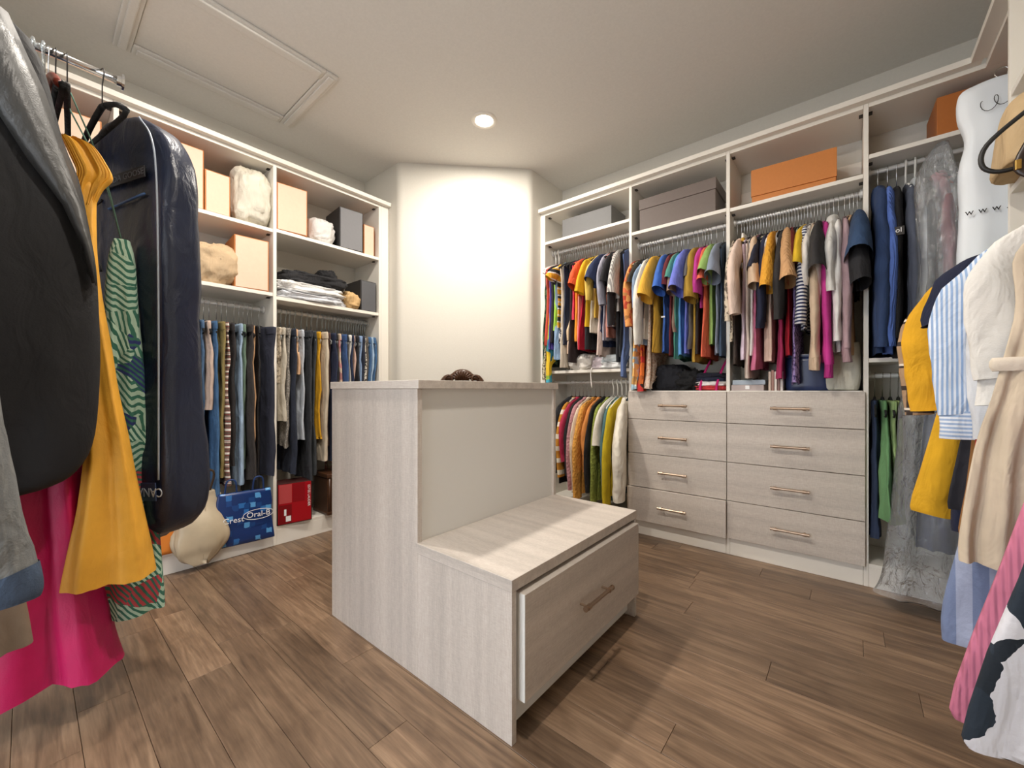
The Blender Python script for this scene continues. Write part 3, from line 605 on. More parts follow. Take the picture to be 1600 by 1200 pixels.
R3 = [(1141, 535, 'l', 0xD7C9B4, 'cream blouse with black sketch print', K(pat=('speck', 0x6E6257, None, .6), sl=.45, so=.06)), (1148, 570, 'k', 0x3B302B, 'dark brown long vest', K()), (1155, 482, 'l', 0xE3CBBC, 'blush wide sleeved jacket', K(sl=.42, so=.09, sr=.085)), (1161, 500, 's', 0xD2A33B, 'mustard banded white skirt', K(pat=('bands', 0xEDEAE2), W=.17, h='s')),
 (1166, 560, 'k', 0xE2CFE0, 'pale lilac top', K()), (1171, 590, 'k', 0xD9C8BC, 'nude satin slip', K(pat=('plain', None, None, 1, .4))), (1176, 555, 'k', 0xE9E7E4, 'crisp white shell top', K(fold=.012)), (1179, 447, 't', 0xD9BEA2, 'sand ruffled sleeve blouse', K(sl=.27, so=.05)), (1183, 575, 'k', 0xC46C8C, 'rose pink camisole', K()),
 (1186, 430, 't', 0x272A3C, 'navy leaf motif top', K(sl=.18)), (1190, 470, 'k', 0xBFB199, 'beige botanical print top', K(pat=('floral', 0x77705D, 0xE8E0CF))), (1196, 503, 'l', 0x262A42, 'dark navy long sleeve tee', K(sl=.5, so=.02)), (1200, 562, 'k', 0xDDC0B0, 'peach gathered top', K(fold=.012)), (1203, 445, 't', 0xA88674, 'brown and white patterned blouse', K(pat=('floral', 0xE7DED5, 0x8A3F34), sl=.2)),
 (1209, 420, 't', 0xDFA033, 'mustard pointelle knit tee', K(pat=('knit',), sl=.3, so=.06, sr=.07)), (1214, 480, 'k', 0xD8D9DA, 'pale grey top', K()), (1217, 590, 'd', 0xA32B5A, 'raspberry pink slip dress', K()), (1221, 492, 'l', 0x2A2829, 'black soft jumper', K(sl=.47, so=.07, sr=.065)), (1228, 440, 't', 0xC79A6C, 'camel ribbed cape top', K(sl=.28, so=.07, sr=.09, pat=('rib',))),
 (1232, 555, 'k', 0xA51228, 'crimson ribbed jumper', K(pat=('rib',))), (1235, 390, 't', 0x7A2B2C, 'wine red tee', K()), (1238, 600, 'd', 0x9A86BB, 'lilac floral chiffon dress', K(pat=('speck', 0x4B3C6B))), (1241, 410, 'k', 0xBFC9B4, 'white and green leaf print top', K(pat=('floral', 0x5E7F57, 0xEFEFE8))), (1244, 400, 't', 0xDDB62A, 'sunny yellow tee', K()),
 (1249, 512, 'l', 0xE6E6EA, 'navy and white striped long sleeve tee', K(pat=('stripe', 0x232E57), sl=.5, so=.03, sr=.06)), (1255, 470, 'l', 0xE4DFD8, 'off white jersey top', K(sl=.3)), (1263, 575, 'l', 0xCDB59B, 'oatmeal sweater with deep ribbed cuff', K(sl=.68, so=.05, sr=.06, cuff=cloth(0xC9B096, 'rib'))), (1272, 500, 'l', 0xE2DBCE, 'cream boxy knit', K(sl=.42, so=.03, sr=.07)),
 (1277, 410, 't', 0x2B292A, 'black batwing sleeve top', K(sl=.26, so=.09, sr=.09)), (1287, 566, 'l', 0xC93A92, 'hot pink sweatshirt', K(sl=.72, so=.03, sr=.055, cuff=cloth(0xB92F84, 'rib'))), (1293, 540, 'k', 0x5B575C, 'slate grey shell top', K()), (1301, 550, 'l', 0xDAD8D3, 'pale grey hooded sweater', K(sl=.35, so=.06, sr=.07, hood=True)), (1309, 552, 'l', 0xE9E7E4, 'plain white shirt', K(sl=.6, so=.03)),
 (1319, 546, 'l', 0xA98F95, 'dusty mauve jumper', K(sl=.64, so=.03, cuff=cloth(0xA08489, 'rib'))), (1330, 552, 'k', 0xD9B084, 'light camel long vest', K(Wh=.2)), (1338, 457, 't', 0x202024, 'black blouse with gathered puff sleeve', K(sl=.34, so=.07, sr=.085)), (1347, 440, 't', 0x2A4263, 'ink blue flared sleeve top', K(sl=.22, so=.09, sr=.095))]
far_row(R3, 2.052, 'hanging under the bright orange box', 'clothes hanging under the bright orange box', 'v', ('black velvet hanger on the rod under the orange box', 'white plastic hanger on the rod under the orange box'), -.54, .035, ysp=.0155)
R4 = [(1375, 552, 'l', 0x24395F, 'navy blue hooded sweatshirt', K(sl=.74, so=.05, sr=.075, hood=True, t=.02)), (1398, 552, 'l', 0x5674C0, 'cornflower blue knitted jumper', K(pat=('rib',), sl=.74, so=.03, sr=.07, t=.014)), (1415, 560, 'l', 0x1E1E21, 'black sweater with small sleeve patch', K(sl=.7, so=.02, sr=.06)), (1428, 545, 'l', 0x4B5160, 'slate grey long sleeve top', K(sl=.66, h='w')),
 (1440, 540, 'l', 0xB9BEC2, 'light grey hooded sweatshirt', K(sl=.6, hood=True, h='w')), (1452, 540, 'l', 0x1C1C20, 'plain black sweater', K(sl=.6)), (1462, 530, 'l', 0xC77F86, 'dusty pink hooded sweatshirt', K(sl=.5, hood=True)), (1476, 520, 'k', 0xD8402C, 'red sports jersey with navy and white trim', K(pat=('bands', 0xEDEDED, 0x1E2A4A)))]
far_row(R4, 2.148, 'hanging under the long brown box', 'clothes hanging under the long brown box', 'v', ('black velvet hanger on the rod under the brown box', 'white plastic hanger on the rod under the brown box'), .11, .40, ysp=.034)
R4b = [(1377, 812, 's', 0x5E8A5C, 'sage green flared skirt', K(W=.16, Wh=.29, fold=.018)), (1386, 800, 's', 0x8CA56E, 'pale olive flared skirt', K(W=.16, Wh=.27, fold=.018)), (1366, 850, 'p', 0x23304A, 'navy trousers', K(W=.12)), (1395, 830, 'p', 0x97AB6C, 'yellow green trousers', K(W=.13))]
far_row(R4b, 1.075, 'on the low rod below the hoodies', 'clothes on the low rod below the hoodies', 'v', ('black velvet hanger on the low rod below the hoodies', ''), .105, .5, ysp=.03)
R1b = [(872, 756, 'l', 0x23242A, 'black fine jumper', K(sl=.5)), (879, 720, 'l', 0xC98A2E, 'mustard jumper with cream stripe', K(pat=('bands', 0xE9E2D0), sl=.52)), (886, 700, 'l', 0xB52B4E, 'crimson jumper', K(sl=.4)), (890, 720, 'l', 0x1F1F22, 'black jumper', K(sl=.5, so=.04)), (897, 760, 'l', 0xC08C93, 'dusty rose cardigan', K(sl=.6, pat=('knit',))),
 (900, 772, 'l', 0xDCCBB6, 'cream cardigan with chunky cuff', K(sl=.55, so=.05, cuff=cloth(0xE3D8C6, 'knit'))), (910, 772, 'l', 0xE1A34B, 'apricot cable knit jumper', K(pat=('knit',), sl=.66, so=.05, sr=.065)), (918, 725, 'l', 0xD88B47, 'burnt orange jumper', K(sl=.45)), (924, 748, 'l', 0x1E1D20, 'jet black cardigan', K(sl=.6)), (932, 782, 'l', 0x8E9A45, 'olive green knit jumper', K(pat=('knit',), sl=.68, so=.03)),
 (941, 690, 't', 0xE4DED2, 'white collared knit top', K(sl=.26, so=.06, h='w')), (949, 785, 'l', 0x4C7278, 'teal jumper', K(sl=.6, h='w')), (956, 775, 'l', 0xC9B01E, 'chartreuse yellow jumper', K(sl=.72, so=.05, h='w')), (966, 760, 'l', 0xE6DFD0, 'white waffle knit sweater', K(pat=('knit', None, None, .45), sl=.6, so=.12, sr=.105, t=.026, h='w', rot=14)), (976, 770, 'k', 0x223845, 'dark petrol jumper', K(W=.16))]
far_row(R1b, 1.062, 'on the low rod beside the drawers', 'knitwear on the low rod beside the drawers', 'v', ('black velvet hanger on the low rod beside the drawers', 'white plastic hanger on the low rod beside the drawers'), -1.85, -1.24, ysp=.034)
# rows on the left wall ---------------------------------------------------------------------------
def left_row(spec, z, phrase, grp, hk, hl, y0, y1, ysp=.0185, near=-2.82):
    global GN
    items = sorted([[at(s[0], 500, x=near).y, s] for s in spec], key=lambda q_: q_[0])
    for _ in range(60):
        for a, b in zip(items, items[1:]):
            g = ysp - (b[0] - a[0])
            if g > 0: a[0] -= g / 2; b[0] += g / 2
        for i in items: i[0] = min(max(i[0], y0), y1)
    for yv, s in items:
        px, hem, kind, h, desc = s[:5]; op = dict(W=.15, t=.0125); op.update(s[5] if len(s) > 5 else {}); GN += 1
        pat = op.pop('pat', ('plain',)); hd = op.pop('h', hk)
        fw = -SN * near + CS * yv; L = z - (1 + (YH - hem) / F_PX * fw)
        rz = R(rnd.uniform(-3, 3)) + R(op.pop('rot', 0))
        garment((RX, yv, z), rz, kind, L, cloth(h, *pat), GN, desc + ' ' + phrase, grp, **op)
        hanger((RX, yv, z), rz, hd, hl[0 if hd != 'c' else 1], hl[0 if hd != 'c' else 1])
D = ('denim',)
LA = [(296, 745, 'p', 0x6F8FAF, 'light washed blue jeans', K(pat=D, W=.13)), (308, 742, 'p', 0x8FA5B8, 'pale blue ripped jeans', K(pat=D)), (322, 785, 'p', 0x47607D, 'mid blue jeans', K(pat=D, W=.13)), (314, 760, 'p', 0x3F4A5A, 'grey blue jeans', K(pat=D, W=.12)), (331, 640, 'p', 0xC9B0A0, 'blush ripped trousers', K(W=.13)), (340, 778, 'p', 0x3E6187, 'bright blue flared jeans', K(pat=D, Wh=.16)),
 (352, 747, 'p', 0x8A7A4A, 'khaki chinos', K(W=.16)), (360, 760, 's', 0x6F5A50, 'brown and white striped knit skirt', K(pat=('bands', 0xE8E2D8, 0x8C3F3A, 2.6), Wh=.17)), (368, 730, 'p', 0x2E2A2A, 'black brown trousers', K()), (380, 760, 'p', 0x93A8BE, 'faded light jeans', K(pat=D)), (388, 735, 'p', 0x6E8472, 'sage green jeans', K(pat=D, W=.13)), (395, 752, 'p', 0x3A3533, 'charcoal brown wide trousers', K(W=.165)),
 (402, 720, 'p', 0xC39A74, 'tan knit trousers', K(W=.13)), (408, 778, 'p', 0x1E1E21, 'black satin trousers', K(pat=('plain', None, None, 1, .45))), (420, 744, 'p', 0x2C2F3E, 'dark navy wide leg trousers', K(W=.17, Wh=.2, t=.018, rot=10))]
left_row(LA, 1.535, 'hanging under the beige sack', 'trousers hanging under the beige sack', 's', ('black velvet hanger on the jeans rod under the beige sack', 'clear hanger on the jeans rod'), .43, .985, .0225)
LB = [(438, 600, 'p', 0xC9BCA8, 'cream dotted trousers', K(pat=('speck', 0x8D8273), W=.14)), (446, 660, 'p', 0xC7BFAF, 'off white trousers', K()), (455, 700, 'p', 0x77736D, 'grey tweed trousers', K(pat=('speck', 0xA09A92, None, 2))), (463, 740, 'p', 0x252B3A, 'dark indigo jeans', K(pat=D)), (469, 585, 'p', 0xD0A884, 'nude pink trousers', K(W=.13)), (477, 690, 'p', 0xC3CAD4, 'pale grey blue trousers', K()),
 (488, 750, 'p', 0x34373D, 'charcoal straight trousers', K(W=.165)), (497, 745, 'p', 0x3E4246, 'slate wool trousers', K()), (504, 690, 'p', 0xD7A11F, 'mustard yellow trousers', K(W=.14)), (513, 720, 'p', 0xCBBEAA, 'stone cargo trousers with flap pockets', K(W=.17, t=.018)), (521, 700, 'p', 0x4A322C, 'chocolate brown trousers', K(W=.13)), (527, 720, 'p', 0x232B45, 'navy blue chinos', K()),
 (531, 720, 'p', 0x1E1E22, 'black slim trousers', K()), (537, 740, 'p', 0xC5B09A, 'beige trousers with rose print', K(pat=('floral', 0xC98B8B, 0xD9CDBD))), (543, 720, 'p', 0x34507F, 'deep blue jeans', K(pat=D)), (549, 720, 'p', 0x23262F, 'blue black trousers', K()), (555, 720, 'p', 0xE0DDD8, 'white jeans', K(pat=('plain',), W=.14)), (562, 600, 'p', 0x1F2A47, 'navy cargo shorts', K(W=.16)),
 (567, 720, 'p', 0xD4B2A4, 'shell pink trousers', K(W=.13)), (573, 720, 'p', 0x1F2026, 'near black trousers', K(W=.14)), (577, 720, 'p', 0x87A1C6, 'powder blue trousers with white side stripe', K(pat=('vstripe', 0xDDE4EE, None, .3))), (584, 720, 'p', 0x272C3C, 'ink navy tailored trousers', K(W=.165)), (590, 720, 'p', 0xDAD5CB, 'black and white print trousers', K(pat=('speck', 0x2B2A2A))), (595, 720, 'p', 0x6B6259, 'taupe trousers', K(W=.14)), (600, 720, 'p', 0x41658F, 'classic blue jeans', K(pat=D)), (606, 720, 'p', 0x9DB6D2, 'bleached light blue jeans', K(pat=D)), (612, 720, 'p', 0x3F6288, 'stonewashed blue jeans', K(pat=D))]
left_row(LB, 1.54, 'hanging under the folded white pile', 'trousers hanging under the folded white pile', 'c', ('black velvet hanger on the trousers rod', 'clear plastic hanger on the rod under the white pile'), 1.065, 1.742, .0222)

# ------------------------------------------------------------------ boxes and sacks on the shelves
def gift_box(name, label, size, loc, rz, face, edge, lid=0, cat='box', facewhich='x'):
    """storage box; lid height >0 adds a separate overhanging lid"""
    sx, sy, sz = size
    t = thing(name, label, cat, loc, rz)
    me = plain('box_card', edge, .55, nz=60, var=.025); mf = plain('box_face', face, .6, nz=60, var=.025)
    if lid:
        obj('box_base', box(-sx / 2 + .004, sx / 2 - .004, -sy / 2 + .004, sy / 2 - .004, 0, sz - lid + .002), me, t, bevel=.002)
        obj('lid', box(-sx / 2, sx / 2, -sy / 2, sy / 2, sz - lid + .003, sz), me, t, bevel=.002)
    else:
        obj('box_base', box(-sx / 2, sx / 2, -sy / 2, sy / 2, 0, sz), me, t, bevel=.002)
    if face != edge:
        e = .006
        if facewhich == 'x': obj('lid_panel', box(sx / 2 + .0004, sx / 2 + .004, -sy / 2 + e, sy / 2 - e, e, sz - e), mf, t, bevel=.001)
        else: obj('lid_panel', box(-sx / 2 + e, sx / 2 - e, -sy / 2 - .004, -sy / 2 - .0004, e, sz - e), mf, t, bevel=.001)
    return t
PEACH, ORA, CHAR, GREY = 0xE2C6AE, 0xC47A3C, 0x2B2A2B, 0x6C6C6C
ZA, ZA2, ZB, ZB2 = 2.0365, 1.6265, 2.0445, 1.6085
gift_box('storage_box', 'tall peach box with orange edges beside garment bag', (.26, .24, .345), (XF - .15, .535, ZA), 0, PEACH, ORA)
gift_box('storage_box', 'lower peach box with orange edges next to white sack', (.26, .125, .245), (XF - .15, .722, ZA), 0, PEACH, ORA)
gift_box('storage_box', 'peach box standing under the white sack', (.24, .185, .32), (XF - .13, .905, ZA2), R(-4), PEACH, ORA)
gift_box('storage_box', 'peach box leaning beside the crumpled white bag', (.25, .185, .31), (XF - .13, 1.145, ZB), R(-6), PEACH, ORA)
gift_box('storage_box', 'tall charcoal box with grey face on top shelf', (.26, .175, .30), (XF - .14, 1.562, ZB), R(-5), 0x77777A, CHAR)
gift_box('storage_box', 'slim peach box beside the end panel', (.24, .09, .235), (XF - .15, 1.705, ZB), 0, PEACH, ORA)
gift_box('storage_box', 'small charcoal box beside the folded white pile', (.24, .13, .235), (XF - .14, 1.695, ZB2), 0, 0x55565A, CHAR)
gift_box('storage_box', 'peach box seen between the rail hangers', (.26, .24, .3), (XF - .15, .12, ZA), 0, PEACH, ORA)
gift_box('storage_box', 'plain grey box on the shelf beside angled wall', (.43, .25, .155), (-1.57, YR + .165, 2.2225), 0, GREY, GREY)
gift_box('storage_box', 'large taupe box with lid above the scrub tees', (.5, .27, .225), (-.89, YR + .165, 2.1175), 0, 0x6E625C, 0x6E625C, lid=.075)
gift_box('storage_box', 'wide bright orange box with lid above the drawers', (.4, .27, .2), (-.255, YR + .17, 2.1095), R(3), 0xCC7F3C, 0xCC7F3C, lid=.16)
gift_box('storage_box', 'long brown orange box in the corner cubby', (.40, .25, .20), (.52, YR + .18, 2.1995), R(2), 0xB46A2C, 0xB46A2C)
def sack(name, label, cat, size, loc, h, seed, rz=0, amp=.16, fr=2.2, mat=None, pw=.7):
    o = obj(name, blob(*size, seed, amp, fr, pw), mat or cloth(h), None, True, loc=loc, rot=(0, 0, rz)); return tag(o, label, cat)
sack('dust_bag', 'tall white cloth dust bag on the top shelf', 'bag', (.25, .2, .36), (XF - .13, .915, ZA - .003), 0xDAD4C4, 3, amp=.2)
sack('dust_bag', 'coral red cloth bag beside the beige sack', 'bag', (.24, .17, .22), (XF - .16, .565, ZA2 - .003), 0xD35A3F, 5)
bs_ = sack('dust_bag', 'beige cloth sack with dark printed letters', 'bag', (.26, .23, .245), (XF - .13, .725, ZA2 - .003), 0xC8AE8C, 9, amp=.2)
lettering('CO', .05, M_INK, bs_, (.128, .03, .15), (R(78), R(30), R(90)))
sack('dust_bag', 'crumpled white cloth bag between two tall boxes', 'bag', (.22, .185, .185), (XF - .14, 1.362, ZB - .003), 0xDCD9D6, 12, amp=.24)
# folded pile
for i, (h_, lb, sz, z, sd, dy) in enumerate([(0xD9DCE2, 'white folded cotton bag at bottom of the pile', (.27, .45, .06), 0, 21, 0), (0xE3E2E0, 'cream folded cloth bag in the middle of pile', (.26, .43, .07), .055, 22, -.02), (0x232326, 'black crumpled cloth on top of white pile', (.25, .40, .09), .118, 23, .02)]):
    sack('folded_cloth', lb, 'folded cloth', sz, (XF - .14, 1.285 + dy, ZB2 - .002 + z), h_, sd, amp=.22, fr=3.2, pw=.5)
sack('folded_cloth', 'small black cloth heap peaking above the pile', 'folded cloth', (.16, .12, .1), (XF - .15, 1.42, ZB2 + .17), 0x1D1D20, 26, amp=.3)
sack('dust_bag', 'tan drawstring pouch beside white pile', 'bag', (.22, .115, .13), (XF - .11, 1.57, ZB2 - .003), 0xCDAA78, 27, amp=.25)
# cabinet floor, left
def left_floor(): pass
tb = thing('orange_bag', 'orange paper shopping bag at foot of the jeans', 'bag', (XF - .03, .455, .1205))
obj('bag_body', loft([(.0, 0, .06, .09), (.1, 0, .058, .09), (.22, 0, .05, .09)], 8, 24, .0, 2, 3, .35, .003), plain('orange_paper', 0xD9802E, .6), tb, True)
obj('handle', tube(smooth_path([(.06, -.04, .2), (.065, -.03, .28), (.065, .03, .28), (.06, .04, .2)]), .003, 6), M_FIT, tb, True)
lb_ = thing('leather_tote', 'slouching beige leather tote hanging over the kickboard', 'bag', (XF + .0, .63, .1205))
obj('bag_body', loft([(.30, -.03, .03, .09), (.24, -.02, .045, .115), (.12, .01, .07, .12), (.02, .03, .07, .125), (-.04, .06, .03, .09), (-.09, .066, .012, .02)], 28, 60, .014, 2.5, 6, .8, .026, True), plain('beige_leather', 0xBFAF94, .38, nz=12), lb_, True)
obj('strap', tube(smooth_path([(-.02, -.05, .28), (.06, -.06, .42), (.06, .05, .42), (-.02, .05, .28)]), .006, 6), plain('brown_leather', 0x4A3A2C, .5), lb_, True)
obj('seam', tube(smooth_path([(.03, .02, .22), (.068, .01, .1), (.084, 0, .0), (.08, 0, -.06)]), .0025, 5), plain('beige_piping', 0xA8977C, .4), lb_, True)
bt = thing('blue_tote', 'shiny blue printed tote bag hanging over the kickboard', 'bag', (XF + .03, .845, .1205), R(-6))
def blue_print():
    m, nt, bs = newmat('blue_print'); L = nt.links.new
    v = N(nt, 'ShaderNodeTexVoronoi', distance='CHEBYCHEV'); v.inputs['Scale'].default_value = 34; v.inputs['Randomness'].default_value = .5; L(coords(nt), v.inputs['Vector'])
    s = N(nt, 'ShaderNodeSeparateColor'); L(v.outputs['Color'], s.inputs[0])
    L(ramp(nt, s.outputs[0], [(0, 0x14346E), (.78, 0x1B4685), (.88, 0x2F6FB4), (.95, 0x5AA0DA)], 'CONSTANT'), bs.inputs['Base Color']); bs.inputs['Roughness'].default_value = .25; return m
obj('bag_body', loft([(.27, 0, .014, .135), (.2, 0, .02, .143), (.08, 0, .022, .15), (-.02, 0, .02, .16), (-.045, 0, .008, .16)], 12, 36, .0, 2, 8, .5, .006, True), blue_print(), bt, True)
lettering('Oral-B', .046, M_WINK, bt, (.034, .066, .125), (R(90), 0, R(90)))
lettering('Crest', .046, M_WINK, bt, (.034, -.062, .112), (R(90), 0, R(90)))
obj('logo_ring', tube([(.033, .066 + .08 * math.cos(a), .125 + .03 * math.sin(a)) for a in [i * math.pi / 12 for i in range(25)]], .0016, 5), M_WINK, bt)
for s in (-.07, .07): obj('handle', tube(smooth_path([(.0, s - .03, .26), (.01, s - .02, .34), (.01, s + .02, .34), (.0, s + .03, .26)]), .005, 6), plain('blue_strap', 0x1A3A70, .5), bt, True)
rb = gift_box('red_box', 'glossy red cosmetics box on the closet floor', (.14, .21, .27), (XF - .055, 1.15, .1205), R(-8), 0xA3121F, 0x3A1512)
bpy.data.materials[-1]
for ob in rb.children:
    if ob.name.startswith('lid_panel'): ob.data.materials[0] = plain('red_gloss', 0xA8101E, .15)
for (y0, y1, z0, z1, hx) in ((-.095, -.02, .14, .262, 0xBA4A4C), (-.015, .06, .14, .262, 0x8C0E1A), (-.095, -.02, .01, .13, 0x7E0C16)): obj('printed_square', box(.0742, .0748, y0, y1, z0, z1), plain('red_sq%x' % hx, hx, .2), rb)
obj('label_sticker', box(.0749, .0753, -.055, -.025, .02, .055), M_WINK, rb); obj('label_sticker', box(.0749, .0753, -.065, -.052, .06, .10), M_WINK, rb)
lettering('ESTEE LAUDER', .022, M_WINK, rb, (.0752, .085, .17), (R(90), R(90), R(90)))
wb = thing('wooden_chest', 'small dark fluted wooden chest beside red box', 'chest', (XF - .07, 1.50, .1205))
obj('chest_body', box(-.11, .1, -.15, .15, .02, .26), WOOD, wb, bevel=.004); obj('base_moulding', box(-.115, .108, -.156, .156, 0, .025), WOOD, wb, bevel=.006); obj('lid', box(-.115, .108, -.156, .156, .26, .29), WOOD, wb, bevel=.006)
for i in range(12): obj('flute', cyl((.1, -.135 + i * .0245, .028), (.1, -.135 + i * .0245, .256), .0085, 8), WOOD, wb, smooth=True)
# things on the drawer tops
ZD = .998
sack('folded_cloth', 'black folded garments heaped under the scrub tees', 'folded cloth', (.24, .22, .17), (-.96, YR + .15, ZD - .003), 0x1D1E25, 31, amp=.2, fr=3, pw=.55)
sack('folded_cloth', 'black lacy lingerie heap beside striped swimwear', 'folded cloth', (.16, .2, .13), (-.81, YR + .13, ZD - .003), 0x1A1A1C, 33, amp=.35, fr=4)
sw = thing('folded_swimwear', 'navy white and red striped folded swimwear with pink straps', 'folded cloth', (-.68, YR + .13, ZD))
for i, hx in enumerate((0xC23A3C, 0xE4DEDC, 0x20243A, 0x1E2030)):
    obj('folded_layer', [(Vector(p) + Vector((0, 0, i * .026))) for p in blob(.18 - .006 * i, .22, .036, 40 + i, .12, 3, .5)[0]] and ([tuple(Vector(p) + Vector((0, 0, i * .026))) for p in blob(.18 - .006 * i, .22, .036, 40 + i, .12, 3, .5)[0]], blob(.18, .22, .036, 40 + i)[1]), cloth(hx), sw, True)
PK = cloth(0xC2186E)
for s in (-.05, .045): obj('strap', tube(smooth_path([(s, -.118, .0), (s + .005, -.112, .05), (s + .02, -.07, .125), (s + .035, 0, .2)]), .0075, 6, flat=(1, .35)), PK, sw, True)
gift_box('shoe_box', 'flat taupe box with white sticker on drawer top', (.17, .24, .034), (-.465, YR + .13, ZD), 0, 0xB7A9A6, 0xB7A9A6)
obj('label_sticker', box(-.465 - .01, -.465 + .012, YR + .0085, YR + .0095, ZD + .008, ZD + .03), M_WINK, bpy.data.objects['shoe_box']).matrix_parent_inverse = bpy.data.objects['shoe_box'].matrix_basis.inverted()
gift_box('shoe_box', 'flat pale blue box on top of the taupe box', (.17, .23, .028), (-.463, YR + .13, ZD + .035), R(2), 0xA9B6C2, 0xA9B6C2)
for i, (hx, lb) in enumerate(((0xD9C6B6, 'cream'), (0xA77F73, 'rosy brown'), (0xE6DCD2, 'white'), (0x93706A, 'mauve'), (0xE3DAD5, 'ivory'))):
    bk = obj('slim_folder', box(-.006, .006, -.1, .1, 0, .11 + .008 * (i % 2)), plain('folder%x' % hx, hx, .6), None, loc=(-.352 + i * .0145, YR + .115, ZD), bevel=.001)
    tag(bk, lb + ' slim folder standing upright between flat boxes and navy bin', 'folder', 'slim folders on the drawer top')
nb = thing('navy_bin', 'navy blue round cornered storage bin on drawer top', 'bin', (-.175, YR + .155, ZD))
obj('bin_body', loft([(.0, 0, .1, .1), (.01, 0, .108, .108), (.1, 0, .112, .112), (.19, 0, .115, .115)], 8, 32, 0, 1, 1, .35, .0, True), plain('navy_vinyl', 0x2C3A63, .3), nb, True)
obj('rim', loft([(.185, 0, .117, .117), (.195, 0, .119, .119), (.203, 0, .117, .117)], 4, 32, 0, 1, 1, .35, .0), plain('navy_vinyl', 0x2C3A63, .3), nb, True)
cb_ = thing('canvas_bag', 'upright cream canvas bag at end of drawer top', 'bag', (-.035, YR + .145, ZD))
obj('bag_body', loft([(.26, 0, .078, .05), (.22, 0, .082, .085), (.1, 0, .085, .1), (.02, 0, .08, .1), (.0, 0, .07, .09)], 10, 32, 0, 1, 4, .4, .004, True), cloth(0xD6D3C4), cb_, True)
obj('small_tag', box(-.062, -.058, -.107, -.104, .09, .115), M_FIT, cb_)
# lower shelf beside the sweaters
for i, (hx, lb, sz, x, z) in enumerate([(0xD9D4CC, 'cream lace bundle on the shelf above sweaters', (.2, .22, .13), -1.63, 0), (0xC9BDC3, 'lilac knit hat on shelf above sweaters', (.13, .18, .1), -1.46, 0), (0xE2E3E2, 'folded white linens on shelf above sweaters', (.24, .24, .06), -1.33, 0), (0xDCE2E4, 'upper folded pale blue linens above sweaters', (.22, .22, .055), -1.325, .055)]):
    sack('folded_cloth', lb, 'folded cloth', sz, (x, YR + .14, 1.1575 - .002 + z), hx, 50 + i, amp=.22, fr=3, pw=.55)
tag(obj('ribbon_tie', tube(smooth_path([(-1.49, YR + .03, 1.166), (-1.495, YR - .006, 1.163), (-1.5, YR - .009, 1.11), (-1.49, YR - .01, 1.02)]), .004, 6), cloth(0xE9E3DE), None, True), 'white ribbon tie dangling over the shelf edge', 'ribbon')

# ------------------------------------------------------------------ chrome garment rail (left foreground)
GX, GZ = -1.95, 2.075
rail = thing('garment_rail', 'chrome garment rail with flanged end holding long dresses', 'rail', (GX, YN, GZ))
obj('rail_tube', cyl((0, .012, 0), (0, .215 - YN, 0), .0135, 20), M_CHROME, rail, True)
obj('end_flange', join(cyl((0, .212 - YN, 0), (0, .218 - YN, 0), .027, 20), cyl((0, .2 - YN, 0), (0, .212 - YN, 0), .017, 20)), M_CHROME, rail)
obj('wall_flange', cyl((0, .0005, 0), (0, .012, 0), .035, 20), M_CHROME, rail)
obj('ceiling_strut', cyl((0, .45, .01), (0, .45, ZC - GZ), .009, 12), M_CHROME, rail)
FLP = 'clothes on the chrome rail'
def soft(name, label, cat, loc, rz, rows, mat, group=None, seed=1, part='body', **k):
    t = thing(name, label, cat, loc, rz, group)
    return t, obj(part, loft(rows, **dict(dict(nr=30, ns=48, seed=seed), **k)), mat, t, True)
def prof(c, pts, t):  # rows from (edge offset, z)
    return [(z, 0, e - c, tt) for (e, z), tt in zip(pts, t)]
# dark tailored coat turned to the room: right edge offsets in world y at x about -1.66
edge = [(-.06, 1.99), (.02, 1.92), (.066, 1.70), (.1, 1.58), (.125, 1.40), (.137, 1.234), (.138, 1.018), (.125, .856), (.09, .772), (.037, .734), (-.06, .715)]
t_, bd = soft('tailored_coat', 'black tailored coat with grey satin shawl lapel on chrome rail', 'coat', (-1.70, -.2, 0), R(90),
              [(z, 0, e + .2, tt) for (e, z), tt in zip(edge, (.03, .05, .06, .065, .07, .07, .07, .07, .065, .06, .05))], cloth(0x0D0D11, 'plain', None, None, 1, .75), FLP, 61, nr=36, ns=56, fold=.008, nf=2, pw=.6, wr=.006)
SAT = cloth(0x3E3E3D, 'plain', None, None, 1, .42)
V, Fc = [], []
lap = [(1.97, .02, .17), (1.9, .06, .195), (1.8, .10, .232), (1.70, .15, .258), (1.6, .2, .288), (1.5, .262, .308), (1.4, .298, .322), (1.3, .317, .331)]
for i, (z, a, b) in enumerate(lap):
    for j in range(7):
        u_ = a + (b - a) * j / 6
        V.append((u_, -.071 - .018 * math.sin(math.pi * j / 6) - .004 * noise.noise(Vector((u_ * 20, z * 14, 2))) + .03 * (j / 6) ** 4, z))
for i in range(len(lap) - 1):
    for j in range(6): Fc.append((i * 7 + j, i * 7 + j + 1, (i + 1) * 7 + j + 1, (i + 1) * 7 + j))
lo = obj('lapel', (V, Fc), SAT, t_, True, label='grey satin shawl lapel'); m_ = lo.modifiers.new('thick', 'SOLIDIFY'); m_.thickness = .004
obj('sleeve', sleeve([(-.02, -.06, 1.85), (-.05, -.10, 1.6), (-.06, -.11, 1.3), (-.05, -.10, 1.08)], [.05, .06, .055, .045], .7, 16, 3), cloth(0x121214), t_, True)
hanger((GX, -.08, GZ), R(20), 'B', 'thick black velvet hanger on the chrome rail', 'thick black hangers on the chrome rail')
